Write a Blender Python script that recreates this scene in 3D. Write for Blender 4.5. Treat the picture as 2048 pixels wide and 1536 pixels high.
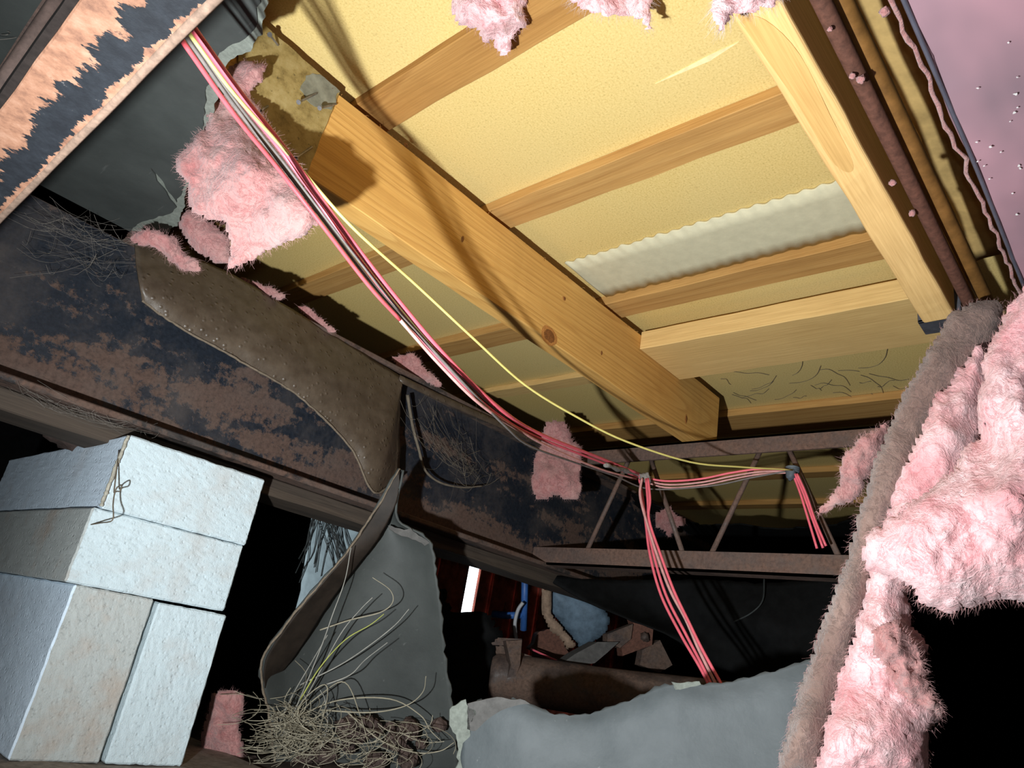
import bpy, bmesh, math, random
import numpy as np
from mathutils import Vector, Matrix, noise

for o in list(bpy.data.objects): bpy.data.objects.remove(o, do_unlink=True)
SC = bpy.context.scene
COL = SC.collection
random.seed(7)

# ---------------------------------------------------------------- survey frame
# World axes: X along the floor joists, Y along the cross battens, Z up.
# All survey numbers are in units of the lens-to-subfloor height (0.76 m).
S = 0.76
ZC = 0.36 * S                      # lens height above the dirt
F = 1439.82; PX, PY = 1024.0, 768.0
AX = np.array([[0.650, 0.3804, 0.6584], [-0.7419, 0.1288, 0.6578], [0.1653, -0.9160, 0.3656]])
u_, s_, v_ = np.linalg.svd(AX); AX = u_ @ v_
def ray(x, y): return AX @ np.array([x-PX, y-PY, F])
def W(p): return Vector((p[0]*S, p[1]*S, p[2]*S+ZC))
def ux(x, y, v): r = ray(x, y); return r*v/r[0]
def uy(x, y, v): r = ray(x, y); return r*v/r[1]
def uz(x, y, v): r = ray(x, y); return r*v/r[2]
def ud(x, y, d): return ray(x, y)*d/F
def atx(x, y, v): return W(ux(x, y, v))
def aty(x, y, v): return W(uy(x, y, v))
def atz(x, y, v): return W(uz(x, y, v))
def atd(x, y, d): return W(ud(x, y, d))

# ---------------------------------------------------------------- camera
cam = bpy.data.cameras.new('camera'); camo = bpy.data.objects.new('camera', cam); COL.objects.link(camo)
cam.sensor_width = 36.0; cam.lens = 36.0*F/2048.0; cam.clip_start = 0.01
R = Matrix([[AX[i][0], -AX[i][1], -AX[i][2]] for i in range(3)])
camo.matrix_world = Matrix.Translation((0, 0, ZC)) @ R.to_4x4()
SC.camera = camo

# ---------------------------------------------------------------- world + hand torch + exposure
wd = bpy.data.worlds.new('daylight'); SC.world = wd; wd.use_nodes = True
bg = wd.node_tree.nodes['Background']; bg.inputs[0].default_value = (0.82, 0.93, 1.0, 1); bg.inputs[1].default_value = 4.0
LPOS = W((-0.05, 0.35, -0.15))
lt = bpy.data.lights.new('work_torch', 'SPOT'); lto = bpy.data.objects.new('work_torch', lt); COL.objects.link(lto)
lt.energy = 86; lt.color = (0.93, 0.98, 1.0); lt.shadow_soft_size = 0.012
lt.spot_size = math.radians(128); lt.spot_blend = 1.0
lto.location = LPOS
aim = W((1.25, 1.05, 0.72)) - LPOS
lto.rotation_euler = aim.to_track_quat('-Z', 'Y').to_euler()
# added weak fill lamp beside the lens, brightening near wool and block faces
fl = bpy.data.lights.new('camera_fill', 'POINT'); flo = bpy.data.objects.new('camera_fill', fl); COL.objects.link(flo)
fl.energy = 2.3; fl.color = (1.0, 0.97, 0.93); fl.shadow_soft_size = 0.01
flo.location = W((-0.03, -0.02, 0.03))
vs = SC.view_settings
vs.view_transform = 'Standard'; vs.look = 'None'; vs.gamma = 1.0; vs.use_curve_mapping = False
vs.exposure = 0.0

# ---------------------------------------------------------------- material kit
MATS = {}
class NB:
    def __init__(s, name, rough=0.8, spec=0.3, metal=0.0):
        s.m = bpy.data.materials.new(name); s.m.use_nodes = True; s.t = s.m.node_tree
        s.b = s.t.nodes['Principled BSDF']
        s.b.inputs['Roughness'].default_value = rough
        s.b.inputs['Specular IOR Level'].default_value = spec
        s.b.inputs['Metallic'].default_value = metal
        tc = s.t.nodes.new('ShaderNodeTexCoord'); s.co = tc.outputs['Object']
        MATS[name] = s.m
    def n(s, t): return s.t.nodes.new(t)
    def l(s, a, b): s.t.links.new(a, b)
    def map(s, sc, loc=(0, 0, 0), rot=(0, 0, 0), src=None):
        m = s.n('ShaderNodeMapping'); m.inputs['Scale'].default_value = sc; m.inputs['Location'].default_value = loc
        m.inputs['Rotation'].default_value = rot; s.l(src or s.co, m.inputs[0]); return m.outputs[0]
    def noise(s, scale, detail=4, rough=0.6, vec=None, dist=0.0):
        m = s.n('ShaderNodeTexNoise'); m.inputs['Scale'].default_value = scale; m.inputs['Detail'].default_value = detail
        m.inputs['Roughness'].default_value = rough; m.inputs['Distortion'].default_value = dist
        s.l(vec or s.co, m.inputs['Vector']); return m.outputs['Fac']
    def vor(s, scale, vec=None):
        m = s.n('ShaderNodeTexVoronoi'); m.inputs['Scale'].default_value = scale; s.l(vec or s.co, m.inputs['Vector']); return m.outputs['Distance']
    def ramp(s, fac, stops, interp='LINEAR'):
        r = s.n('ShaderNodeValToRGB'); r.color_ramp.interpolation = interp; e = r.color_ramp.elements
        while len(e) < len(stops): e.new(0.5)
        for i, (p, c) in enumerate(stops):
            e[i].position = p; e[i].color = (c, c, c, 1) if isinstance(c, (int, float)) else (*c, 1)
        s.l(fac, r.inputs[0]); return r.outputs[0]
    def math(s, op, a, b=None, c=None):
        m = s.n('ShaderNodeMath'); m.operation = op
        for i, v in enumerate((a, b, c)):
            if v is None: continue
            if isinstance(v, (int, float)): m.inputs[i].default_value = v
            else: s.l(v, m.inputs[i])
        return m.outputs[0]
    def mix(s, fac, a, b, mode='MIX'):
        m = s.n('ShaderNodeMix'); m.data_type = 'RGBA'; m.blend_type = mode
        for k, v in ((0, fac), (6, a), (7, b)):
            if isinstance(v, tuple): m.inputs[k].default_value = (*v, 1)
            elif isinstance(v, (int, float)): m.inputs[k].default_value = v
            else: s.l(v, m.inputs[k])
        return m.outputs[2]
    def sep(s):
        m = s.n('ShaderNodeSeparateXYZ'); s.l(s.co, m.inputs[0]); return m.outputs
    def bump(s, h, strength=0.3, dist=0.003):
        b = s.n('ShaderNodeBump'); b.inputs['Strength'].default_value = strength; b.inputs['Distance'].default_value = dist
        s.l(h, b.inputs['Height']); s.l(b.outputs[0], s.b.inputs['Normal'])
    def col(s, c):
        if isinstance(c, tuple): s.b.inputs['Base Color'].default_value = (*c, 1)
        else: s.l(c, s.b.inputs['Base Color'])
        return s.m

def plain(name, c, rough=0.7, var=0.25, scale=60, spec=0.3, metal=0.0, bump=0.2):
    k = NB(name, rough, spec, metal); n = k.noise(scale, 5, 0.65)
    lo = tuple(x*(1-var) for x in c); hi = tuple(min(1, x*(1+var)) for x in c)
    k.bump(n, bump, 0.002); return k.col(k.ramp(n, [(0.3, lo), (0.7, hi)]))

def wood(name, axis, light, mid, dark, rings=9.0, rough=0.75, spec=0.25, line=0.55):
    k = NB(name, rough, spec)
    sc = [6.5, 6.5, 6.5]; sc[axis] = 0.42
    v = k.map(tuple(sc), loc=(random.random()*9, random.random()*9, random.random()*9))
    big = k.noise(1.0, 2, 0.45, v, 0.15)
    ring = k.math('FRACT', k.math('MULTIPLY', big, rings))
    band = k.ramp(ring, [(0.0, light), (0.55, mid), (0.88, dark), (1.0, light)])
    sc2 = [420, 420, 420]; sc2[axis] = 9
    fib = k.noise(1.0, 3, 0.6, k.map(tuple(sc2)))
    blot = k.noise(3.0, 4, 0.6)
    c = k.mix(line, mid, band)
    c = k.mix(0.45, c, k.ramp(fib, [(0.3, tuple(x*0.72 for x in mid)), (0.7, tuple(min(1, x*1.12) for x in light))]))
    c = k.mix(k.ramp(blot, [(0.5, 0.0), (0.8, 0.35)]), c, tuple(x*0.75 for x in dark))
    k.bump(fib, 0.18, 0.0015)
    return k.col(c)

# subfloor particleboard
k = NB('particleboard', 0.82, 0.22)
a = k.noise(330, 3, 0.7); b = k.noise(70, 4, 0.6); c = k.noise(2.2, 3, 0.5)
cc = k.ramp(a, [(0.28, (0.42, 0.29, 0.085)), (0.42, (0.66, 0.475, 0.165)), (0.7, (0.78, 0.585, 0.24))])
cc = k.mix(k.ramp(b, [(0.64, 0.0), (0.76, 0.5)]), cc, (0.40, 0.25, 0.07))
cc = k.mix(k.ramp(c, [(0.4, 0.0), (0.75, 0.4)]), cc, (0.66, 0.56, 0.28))
k.bump(a, 0.25, 0.001); k.col(cc)

wood('joist_pine', 0, (0.70, 0.41, 0.125), (0.62, 0.33, 0.085), (0.40, 0.18, 0.04), 26, line=0.7)
wood('joist_pale', 0, (0.86, 0.60, 0.27), (0.80, 0.50, 0.19), (0.60, 0.31, 0.09), 4, line=0.5)
wood('joist_flame', 0, (0.72, 0.45, 0.17), (0.64, 0.37, 0.12), (0.44, 0.21, 0.055), 9)
wood('batten_pine', 1, (0.56, 0.33, 0.115), (0.48, 0.25, 0.072), (0.30, 0.135, 0.036), 12)
wood('batten_honey', 1, (0.46, 0.25, 0.078), (0.38, 0.185, 0.048), (0.22, 0.09, 0.022), 12)
wood('blocking_pine', 1, (0.80, 0.56, 0.24), (0.72, 0.46, 0.17), (0.52, 0.29, 0.09), 3, line=0.4)
wood('grey_timber', 0, (0.10, 0.075, 0.055), (0.06, 0.045, 0.035), (0.02, 0.017, 0.015), 9)
plain('knot', (0.20, 0.075, 0.02), 0.6, 0.5, 300)
plain('knot_ring', (0.44, 0.19, 0.05), 0.6, 0.3, 300)
plain('splinter', (0.86, 0.70, 0.38), 0.8, 0.15, 90)

# pink glass wool
def wool(name, stops, dusty=None):
    k = NB(name, 0.95, 0.08)
    n = k.noise(26, 6, 0.68, dist=0.4); f = k.noise(190, 4, 0.75)
    c = k.ramp(n, stops)
    c = k.mix(k.ramp(f, [(0.3, 0.0), (0.75, 0.4)]), c, tuple(min(1, x*1.12+0.03) for x in stops[-1][1]))
    cr = k.math('ABSOLUTE', k.math('SUBTRACT', k.noise(33, 5, 0.7, dist=1.2), 0.5))
    c = k.mix(k.ramp(cr, [(0.0, 0.55), (0.035, 0.0)]), c, tuple(x*0.5 for x in stops[0][1]))
    c = k.mix(k.ramp(k.noise(9, 3, 0.6), [(0.5, 0.0), (0.72, 0.35)]), c, stops[-1][1])
    c = k.mix(k.ramp(k.noise(7, 3, 0.6, k.map((1, 1, 1), loc=(3, 8, 1))), [(0.52, 0.0), (0.68, 0.6)]), c, stops[0][1])
    c = k.mix(k.ramp(k.noise(75, 5, 0.7), [(0.66, 0.0), (0.8, 0.55)]), c, tuple(x*0.55 for x in stops[0][1]))
    k.bump(k.math('ADD', k.math('MULTIPLY', f, 0.8), k.math('ADD', n, k.math('MULTIPLY', cr, 2.0))), 0.7, 0.004)
    k.b.inputs['Sheen Weight'].default_value = 0.25; k.b.inputs['Sheen Roughness'].default_value = 0.6
    return k.col(c)
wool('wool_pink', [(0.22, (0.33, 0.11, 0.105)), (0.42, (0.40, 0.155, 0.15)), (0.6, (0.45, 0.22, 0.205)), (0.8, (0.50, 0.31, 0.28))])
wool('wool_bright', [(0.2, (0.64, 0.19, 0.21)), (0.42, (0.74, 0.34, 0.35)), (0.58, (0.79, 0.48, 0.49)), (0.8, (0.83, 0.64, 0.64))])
wool('wool_dusty', [(0.2, (0.11, 0.066, 0.054)), (0.45, (0.18, 0.112, 0.09)), (0.65, (0.23, 0.15, 0.122)), (0.85, (0.30, 0.20, 0.168))])
plain('fiber_pink', (0.56, 0.32, 0.31), 0.8, 0.1); plain('fiber_pale', (0.55, 0.46, 0.44), 0.8, 0.1)

# rusted chassis steel: navy black paint flaking to rust, in lengthwise drifts
def rusted(name, paint, rust, lo, hi, stretch=(5, 14, 14), dust=0.3, grad=None, rough=0.55):
    k = NB(name, rough, 0.4)
    big = k.noise(1.0, 3, 0.55, k.map(stretch), 0.3); fine = k.noise(55, 6, 0.72)
    m = k.math('ADD', k.math('MULTIPLY', big, 0.62), k.math('MULTIPLY', fine, 0.38))
    if grad:
        ax, z0, z1, amt = grad
        q = k.n('ShaderNodeMapRange'); q.inputs[1].default_value = z0; q.inputs[2].default_value = z1
        q.inputs[3].default_value = amt; q.inputs[4].default_value = -amt
        k.l(k.sep()[ax], q.inputs[0]); m = k.math('ADD', m, q.outputs[0])
    mask = k.ramp(m, [(lo, 0.0), (hi, 1.0)])
    r2 = k.noise(130, 5, 0.7)
    rc = k.ramp(r2, [(0.25, tuple(x*0.4 for x in rust)), (0.5, rust), (0.75, tuple(min(1, x*1.4) for x in rust))])
    pc = k.ramp(k.noise(140, 4, 0.7), [(0.35, paint), (0.72, tuple(x*1.8+0.004 for x in paint)), (0.8, (0.16, 0.15, 0.14))])
    c = k.mix(mask, pc, rc)
    c = k.mix(k.math('MULTIPLY', k.ramp(k.noise(9, 5, 0.7), [(0.45, 0.0), (0.75, 1.0)]), dust), c, (0.13, 0.105, 0.09))
    rr = k.n('ShaderNodeMapRange'); rr.inputs[3].default_value = 0.5; rr.inputs[4].default_value = 0.9
    k.l(mask, rr.inputs[0]); k.l(rr.outputs[0], k.b.inputs['Roughness'])
    k.bump(k.math('ADD', mask, k.math('MULTIPLY', r2, 0.4)), 0.5, 0.0012)
    return k.col(c)
rusted('beam_steel', (0.008, 0.011, 0.017), (0.092, 0.056, 0.043), 0.505, 0.54, (4, 14, 13), 0.45, (2, 0.05, 0.20, 0.055))
rusted('flange_steel', (0.02, 0.018, 0.018), (0.11, 0.065, 0.048), 0.42, 0.5, (5, 16, 16), 0.7)
rusted('truss_steel', (0.075, 0.052, 0.045), (0.15, 0.088, 0.066), 0.40, 0.56, (14, 6, 14), 0.35)
rusted('bracket_steel', (0.05, 0.035, 0.03), (0.12, 0.075, 0.055), 0.40, 0.52, (14, 6, 14), 0.5)
# near cross member: salmon rust creeping into navy paint from the inner edge, streaks along X
k = NB('flaked_steel', 0.7, 0.35)
st = k.noise(1.0, 5, 0.7, k.map((24, 42, 10), rot=(0, 0, 0.5))); sx = k.sep()[0]
q = k.n('ShaderNodeMapRange'); q.inputs[1].default_value = 0.0; q.inputs[2].default_value = 0.04; q.inputs[3].default_value = 0.30; q.inputs[4].default_value = -0.30
k.l(sx, q.inputs[0])
m = k.math('ADD', st, q.outputs[0])
q2 = k.n('ShaderNodeMapRange'); q2.inputs[1].default_value = 0.034; q2.inputs[2].default_value = 0.041; q2.inputs[3].default_value = 0.0; q2.inputs[4].default_value = 0.4
k.l(sx, q2.inputs[0]); m = k.math('ADD', m, q2.outputs[0])
mask = k.ramp(m, [(0.49, 0.0), (0.515, 1.0)])
rc = k.ramp(k.noise(60, 6, 0.7), [(0.3, (0.075, 0.034, 0.022)), (0.5, (0.17, 0.083, 0.05)), (0.7, (0.23, 0.13, 0.088))])
pc = k.ramp(k.noise(75, 5, 0.72), [(0.4, (0.0022, 0.0032, 0.0055)), (0.66, (0.007, 0.009, 0.0125)), (0.74, (0.10, 0.09, 0.085))])
k.bump(k.math('ADD', mask, k.noise(160, 4, 0.7)), 0.4, 0.001); k.col(k.mix(mask, pc, rc))
plain('dark_rust', (0.055, 0.036, 0.03), 0.8, 0.4, 90)
plain('leg_gap_shade', (0.012, 0.009, 0.008), 0.85, 0.4, 90, 0.1)  # near-black leg colour, the unlit gap's shade painted in
plain('steel_edge', (0.13, 0.085, 0.062), 0.75, 0.4, 120)

# belly board (black fibre sheet) and its torn pale core
k = NB('belly_board', 0.62, 0.35)
n = k.noise(7, 5, 0.6); f2 = k.noise(200, 3, 0.7)
c = k.ramp(n, [(0.3, (0.034, 0.038, 0.036)), (0.7, (0.062, 0.068, 0.064))])
c = k.mix(k.ramp(k.noise(1.0, 4, 0.7, k.map((120, 9, 60))), [(0.66, 0.0), (0.8, 0.35)]), c, (0.22, 0.22, 0.21))
k.bump(k.math('ADD', n, k.math('MULTIPLY', f2, 0.2)), 0.25, 0.004); k.col(c)
plain('belly_core', (0.17, 0.185, 0.16), 0.9, 0.25, 140)
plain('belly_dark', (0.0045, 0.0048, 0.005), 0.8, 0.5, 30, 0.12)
k = NB('belly_slate', 0.6, 0.35)
c = k.ramp(k.noise(9, 5, 0.65), [(0.3, (0.05, 0.06, 0.064)), (0.7, (0.085, 0.097, 0.102))])
c = k.mix(k.ramp(k.noise(120, 4, 0.7), [(0.68, 0.0), (0.8, 0.4)]), c, (0.3, 0.31, 0.31))
k.bump(k.noise(14, 5, 0.6), 0.3, 0.006); k.col(c)
plain('belly_grey', (0.092, 0.088, 0.083), 0.85, 0.3, 50)
# brown coated strip with drops
k = NB('brown_coat', 0.42, 0.45)
v = k.vor(75); n = k.noise(40, 4, 0.6)
k.bump(k.math('ADD', k.ramp(v, [(0.0, 1.0), (0.28, 0.0)]), k.math('MULTIPLY', n, 0.6)), 0.45, 0.004)
k.col(k.ramp(n, [(0.3, (0.060, 0.042, 0.028)), (0.7, (0.105, 0.078, 0.054))]))
plain('brown_fold_shade', (0.020, 0.014, 0.010), 0.6, 0.4, 30)
plain('fibre_edge', (0.16, 0.125, 0.09), 0.9, 0.3, 160)

# concrete block
def block_mat(name, c, warm):
    k = NB(name, 0.92, 0.15)
    n = k.noise(150, 5, 0.75); pits = k.vor(110)
    cc = k.ramp(n, [(0.25, tuple(x*0.55 for x in c)), (0.42, c), (0.8, tuple(min(1, x*1.1) for x in c))])
    cc = k.mix(k.ramp(k.noise(11, 4, 0.65), [(0.52, 0.0), (0.74, warm)]), cc, (0.42, 0.30, 0.22))
    cc = k.mix(k.ramp(k.noise(42, 3, 0.6), [(0.72, 0.0), (0.78, 0.6)]), cc, (0.2, 0.2, 0.2))
    k.bump(k.math('ADD', k.math('ADD', n, k.noise(420, 3, 0.7)), k.ramp(pits, [(0.05, 0.0), (0.3, 1.0)])), 0.55, 0.002); return k.col(cc)
block_mat('block_white', (0.56, 0.66, 0.70), 0.35); block_mat('block_grey', (0.44, 0.47, 0.46), 0.6)
block_mat('block_side_lit', (0.68, 0.80, 0.92), 0.2)  # paler bluish copy: extra light on left block faces put into the colour
plain('mortar', (0.36, 0.34, 0.28), 0.95, 0.4, 180); plain('pad_concrete', (0.26, 0.23, 0.20), 0.95, 0.4, 90)

plain('wire_pink', (0.86, 0.15, 0.20), 0.42, 0.12, 40, 0.5); plain('wire_red', (0.72, 0.10, 0.12), 0.45, 0.2, 40, 0.5)
plain('wire_dusty', (0.66, 0.33, 0.31), 0.7, 0.2, 60); plain('wire_yellow', (0.80, 0.70, 0.22), 0.5, 0.1, 40, 0.5)
plain('wire_grey', (0.17, 0.15, 0.14), 0.6, 0.25, 60); plain('dust_lump', (0.26, 0.24, 0.22), 0.95, 0.4, 160)
plain('pipe_rust', (0.125, 0.052, 0.034), 0.75, 0.4, 120, 0.4); plain('pipe_copper', (0.22, 0.105, 0.028), 0.5, 0.4, 30, 0.5)
plain('kraft', (0.50, 0.34, 0.13), 0.7, 0.45, 9)
k = NB('vinyl_pink_reflection', 0.36, 0.5)  # reflection of the pink wool put into the base colour
k.bump(k.noise(5, 3, 0.5), 0.25, 0.02)
k.col(k.ramp(k.noise(3.0, 3, 0.5, k.map((1, 2.4, 1))), [(0.35, (0.25, 0.175, 0.205)), (0.65, (0.56, 0.31, 0.36))]))
plain('vinyl_edge', (0.10, 0.10, 0.13), 0.35, 0.2, 40, 0.5); plain('flake', (0.80, 0.78, 0.76), 0.8, 0.1)
k = NB('gusset', 0.6, 0.35)
c = k.ramp(k.noise(45, 6, 0.72), [(0.3, (0.15, 0.10, 0.03)), (0.5, (0.31, 0.225, 0.08)), (0.75, (0.42, 0.33, 0.15))])
c = k.mix(k.ramp(k.noise(150, 3, 0.6), [(0.66, 0.0), (0.74, 0.8)]), c, (0.07, 0.05, 0.02))
k.bump(k.noise(60, 5, 0.7), 0.3, 0.002); k.col(c)
plain('galvanised', (0.20, 0.20, 0.155), 0.5, 0.35, 60, 0.5); plain('nail_steel', (0.26, 0.25, 0.25), 0.4, 0.4, 80, 0.5, 0.6)
plain('dirt', (0.062, 0.047, 0.038), 0.98, 0.5, 26, 0.1, 0, 0.8); plain('clod', (0.085, 0.06, 0.052), 0.98, 0.4, 40, 0.1, 0, 0.6)
plain('straw', (0.29, 0.26, 0.19), 0.7, 0.35, 30); plain('straw_green', (0.36, 0.38, 0.09), 0.7, 0.2, 30)
plain('straw_grey', (0.27, 0.26, 0.23), 0.7, 0.3, 30); plain('cobweb', (0.17, 0.15, 0.13), 0.95, 0.2); plain('webdust', (0.14, 0.115, 0.085), 0.95, 0.3)
plain('siding_red', (0.42, 0.105, 0.07), 0.75, 0.5, 14); plain('paint_blue', (0.045, 0.14, 0.42), 0.45, 0.2, 40, 0.5)
plain('tank_blue', (0.13, 0.19, 0.25), 0.6, 0.35, 30); plain('foam_tan', (0.32, 0.22, 0.155), 0.9, 0.3, 90)
plain('cable_white', (0.5, 0.5, 0.52), 0.5, 0.1); plain('panel_ice', (0.46, 0.58, 0.63), 0.8, 0.15, 50); plain('mesh_wire', (0.03, 0.035, 0.035), 0.6, 0.3)
plain('strip_white', (0.60, 0.555, 0.38), 0.75, 0.08, 40); plain('bracket_dark', (0.06, 0.06, 0.07), 0.5, 0.3); plain('tie_grey', (0.11, 0.13, 0.15), 0.6, 0.3)
plain('amber', (0.42, 0.19, 0.05), 0.3, 0.3, 30, 0.6)

# ---------------------------------------------------------------- object kit
def tag(o, label=None, cat=None, group=None, kind=None):
    if label: o['label'] = label
    if cat: o['category'] = cat
    if group: o['group'] = group
    if kind: o['kind'] = kind
    return o
def thing(name, loc, label, cat, group=None):
    o = bpy.data.objects.new(name, None); COL.objects.link(o); o.location = loc; o.empty_display_size = 0.05
    return tag(o, label, cat, group)
def org(o):
    v = Vector(o.location)
    while o.parent: o = o.parent; v += Vector(o.location)
    return v
def obj(name, vf, mat, parent=None, smooth=False, loc=None):
    """vf = (world-space verts, faces); one mesh object, local to its parent or its own base."""
    V, Fc = vf; V = [Vector(v) for v in V]
    if parent: base = org(parent)
    elif loc is not None: base = Vector(loc)
    else:
        base = sum(V, Vector())/len(V); base.z = min(v.z for v in V)
    me = bpy.data.meshes.new(name)
    me.from_pydata([tuple(v-base) for v in V], [], Fc); me.materials.append(MATS[mat])
    bm = bmesh.new(); bm.from_mesh(me); bmesh.ops.recalc_face_normals(bm, faces=bm.faces); bm.to_mesh(me); bm.free()
    if smooth:
        for p in me.polygons: p.use_smooth = True
    o = bpy.data.objects.new(name, me); COL.objects.link(o)
    if parent: o.parent = parent
    else: o.location = base
    return o
def bevel(o, w, seg=2):
    m = o.modifiers.new('bevel', 'BEVEL'); m.width = w; m.segments = seg; m.limit_method = 'ANGLE'; return o
def join(*parts):
    V = []; Fc = []
    for v, f in parts:
        n = len(V); V += list(v); Fc += [tuple(i+n for i in q) for q in f]
    return V, Fc
BOXF = [(0, 1, 3, 2), (4, 6, 7, 5), (0, 4, 5, 1), (2, 3, 7, 6), (0, 2, 6, 4), (1, 5, 7, 3)]
def box(a, b):                        # survey-unit corners
    return [W((x, y, z)) for x in (a[0], b[0]) for y in (a[1], b[1]) for z in (a[2], b[2])], list(BOXF)
def board(a, b, axis, n=24, wob=0.0015, seed=0.0):
    """A sawn board along axis with slightly wavy arrises."""
    V = []; Fc = []; o = [i for i in range(3) if i != axis]
    for i in range(n+1):
        t = i/n
        for k, (p, q) in enumerate(((0, 0), (1, 0), (1, 1), (0, 1))):
            c = [0, 0, 0]; c[axis] = a[axis]+(b[axis]-a[axis])*t
            c[o[0]] = (a, b)[p][o[0]]+wob*noise.noise((t*n*0.35, k*7.3+seed, 1.1))
            c[o[1]] = (a, b)[q][o[1]]+wob*noise.noise((t*n*0.35, k*5.1+seed, 9.7))
            V.append(W(c))
    for i in range(n):
        for k in range(4):
            Fc.append((i*4+k, i*4+(k+1) % 4, i*4+4+(k+1) % 4, i*4+4+k))
    Fc += [(3, 2, 1, 0), tuple(n*4+k for k in range(4))]
    return V, Fc
def crom(P, m):
    """Catmull-Rom resample of a list of vectors, m points per span."""
    P = [Vector(p) for p in P]; Q = [P[0]*2-P[1]] + P + [P[-1]*2-P[-2]]; out = []
    for i in range(1, len(Q)-2):
        for k in range(m):
            t = k/m; a, b, c, d = Q[i-1], Q[i], Q[i+1], Q[i+2]
            out.append(0.5*((2*b)+(c-a)*t+(2*a-5*b+4*c-d)*t*t+(3*b-a-3*c+d)*t**3))
    out.append(P[-1]); return out
def tube(P, r, sides=6, cap=True):
    P = [Vector(p) for p in P]; n = len(P); V = []; Fc = []
    rr = r if callable(r) else (lambda t: r)
    T = [(P[min(i+1, n-1)]-P[max(i-1, 0)]).normalized() for i in range(n)]
    up = Vector((0, 0, 1)) if abs(T[0].z) < 0.9 else Vector((1, 0, 0))
    N = T[0].cross(up).normalized()
    for i in range(n):
        N = (N-T[i]*N.dot(T[i])).normalized(); B = T[i].cross(N); q = rr(i/(n-1))
        for k in range(sides):
            a = 2*math.pi*k/sides; V.append(P[i]+(N*math.cos(a)+B*math.sin(a))*q)
    for i in range(n-1):
        for k in range(sides):
            Fc.append((i*sides+k, i*sides+(k+1) % sides, (i+1)*sides+(k+1) % sides, (i+1)*sides+k))
    if cap: Fc += [tuple(range(sides))[::-1], tuple((n-1)*sides+k for k in range(sides))]
    return V, Fc
def jag(P, amp, step, seed=0.0, closed=True, skip=()):
    """Ragged version of a polyline of 3D points (edges whose index is in skip stay straight)."""
    out = []; n = len(P)
    c = sum((Vector(p) for p in P), Vector())/n
    nrm = Vector((0, 0, 0))
    for i in range(n): nrm += (Vector(P[i])-c).cross(Vector(P[(i+1) % n])-c)
    nrm.normalize()
    for i in range(n if closed else n-1):
        a = Vector(P[i]); b = Vector(P[(i+1) % n]); m = max(1, int((b-a).length/step)); side = (b-a).cross(nrm).normalized()
        for k in range(m):
            p = a.lerp(b, k/m)
            if i not in skip and not (k == 0 and (i-1) % n in skip):
                p = p + side*amp*(noise.noise((p.x*60+seed, p.y*60, p.z*60))+0.8*noise.noise((p.x*190, p.y*190+seed, p.z*190)))
            out.append(p)
    return out
def plate(P, d):
    """Closed polygon P (3D) given thickness vector d."""
    P = [Vector(p) for p in P]; n = len(P)
    V = P+[p+Vector(d) for p in P]
    Fc = [tuple(range(n)), tuple(range(2*n-1, n-1, -1))]+[(i, (i+1) % n, n+(i+1) % n, n+i) for i in range(n)]
    return V, Fc
def sheet(rows, mu, mv, th, rag=0.0, wob=0.0, seed=0.0, ragsides='lrtb'):
    """Thick curved sheet through a grid of 3D points."""
    R1 = [crom(r, mu) for r in rows]; nc = len(R1[0])
    C = [crom([r[j] for r in R1], mv) for j in range(nc)]; nr = len(C[0])
    G = [[C[j][i].copy() for j in range(nc)] for i in range(nr)]
    def nm(i, j):
        a = C[min(j+1, nc-1)][i]-C[max(j-1, 0)][i]; b = C[j][min(i+1, nr-1)]-C[j][max(i-1, 0)]
        q = a.cross(b); return q.normalized() if q.length > 1e-12 else Vector((0, 0, 1))
    V = []; B = []
    for i in range(nr):
        for j in range(nc):
            p = G[i][j]; q = nm(i, j); p = p+q*wob*noise.fractal(p*9+Vector((seed, 0, 0)), 0.9, 2.0, 4)
            if rag:
                e = Vector()
                if j == 0 and 'l' in ragsides: e = G[i][0]-G[i][1]
                if j == nc-1 and 'r' in ragsides: e = G[i][-1]-G[i][-2]
                if i == 0 and 't' in ragsides: e = G[0][j]-G[1][j]
                if i == nr-1 and 'b' in ragsides: e = G[-1][j]-G[-2][j]
                if e.length > 1e-9: p = p+e.normalized()*rag*(noise.noise(p*55)+noise.noise(p*170))
            V.append(p); B.append(p+q*th)
    n = nr*nc; Fc = []
    for i in range(nr-1):
        for j in range(nc-1):
            a, b, c, d = i*nc+j, i*nc+j+1, (i+1)*nc+j+1, (i+1)*nc+j
            Fc += [(a, b, c, d), (n+d, n+c, n+b, n+a)]
    rim = [j for j in range(nc)]+[i*nc+nc-1 for i in range(1, nr)]+[(nr-1)*nc+j for j in range(nc-2, -1, -1)]+[i*nc for i in range(nr-2, 0, -1)]
    for a, b in zip(rim, rim[1:]+rim[:1]): Fc.append((b, a, n+a, n+b))
    return V+B, Fc
def sdist(X, Y, poly):
    P = np.array(poly, float); Q = np.roll(P, -1, 0); d = np.full(X.shape, 1e9); ins = np.zeros(X.shape, bool)
    for (x0, y0), (x1, y1) in zip(P, Q):
        dx, dy = x1-x0, y1-y0; t = np.clip(((X-x0)*dx+(Y-y0)*dy)/(dx*dx+dy*dy+1e-9), 0, 1)
        d = np.minimum(d, np.hypot(X-x0-t*dx, Y-y0-t*dy))
        c = ((y0 > Y) != (y1 > Y)); ins ^= c & (X < (x1-x0)*(Y-y0)/((y1-y0) if y1 != y0 else 1e-9)+x0)
    return np.where(ins, d, -d)
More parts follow.
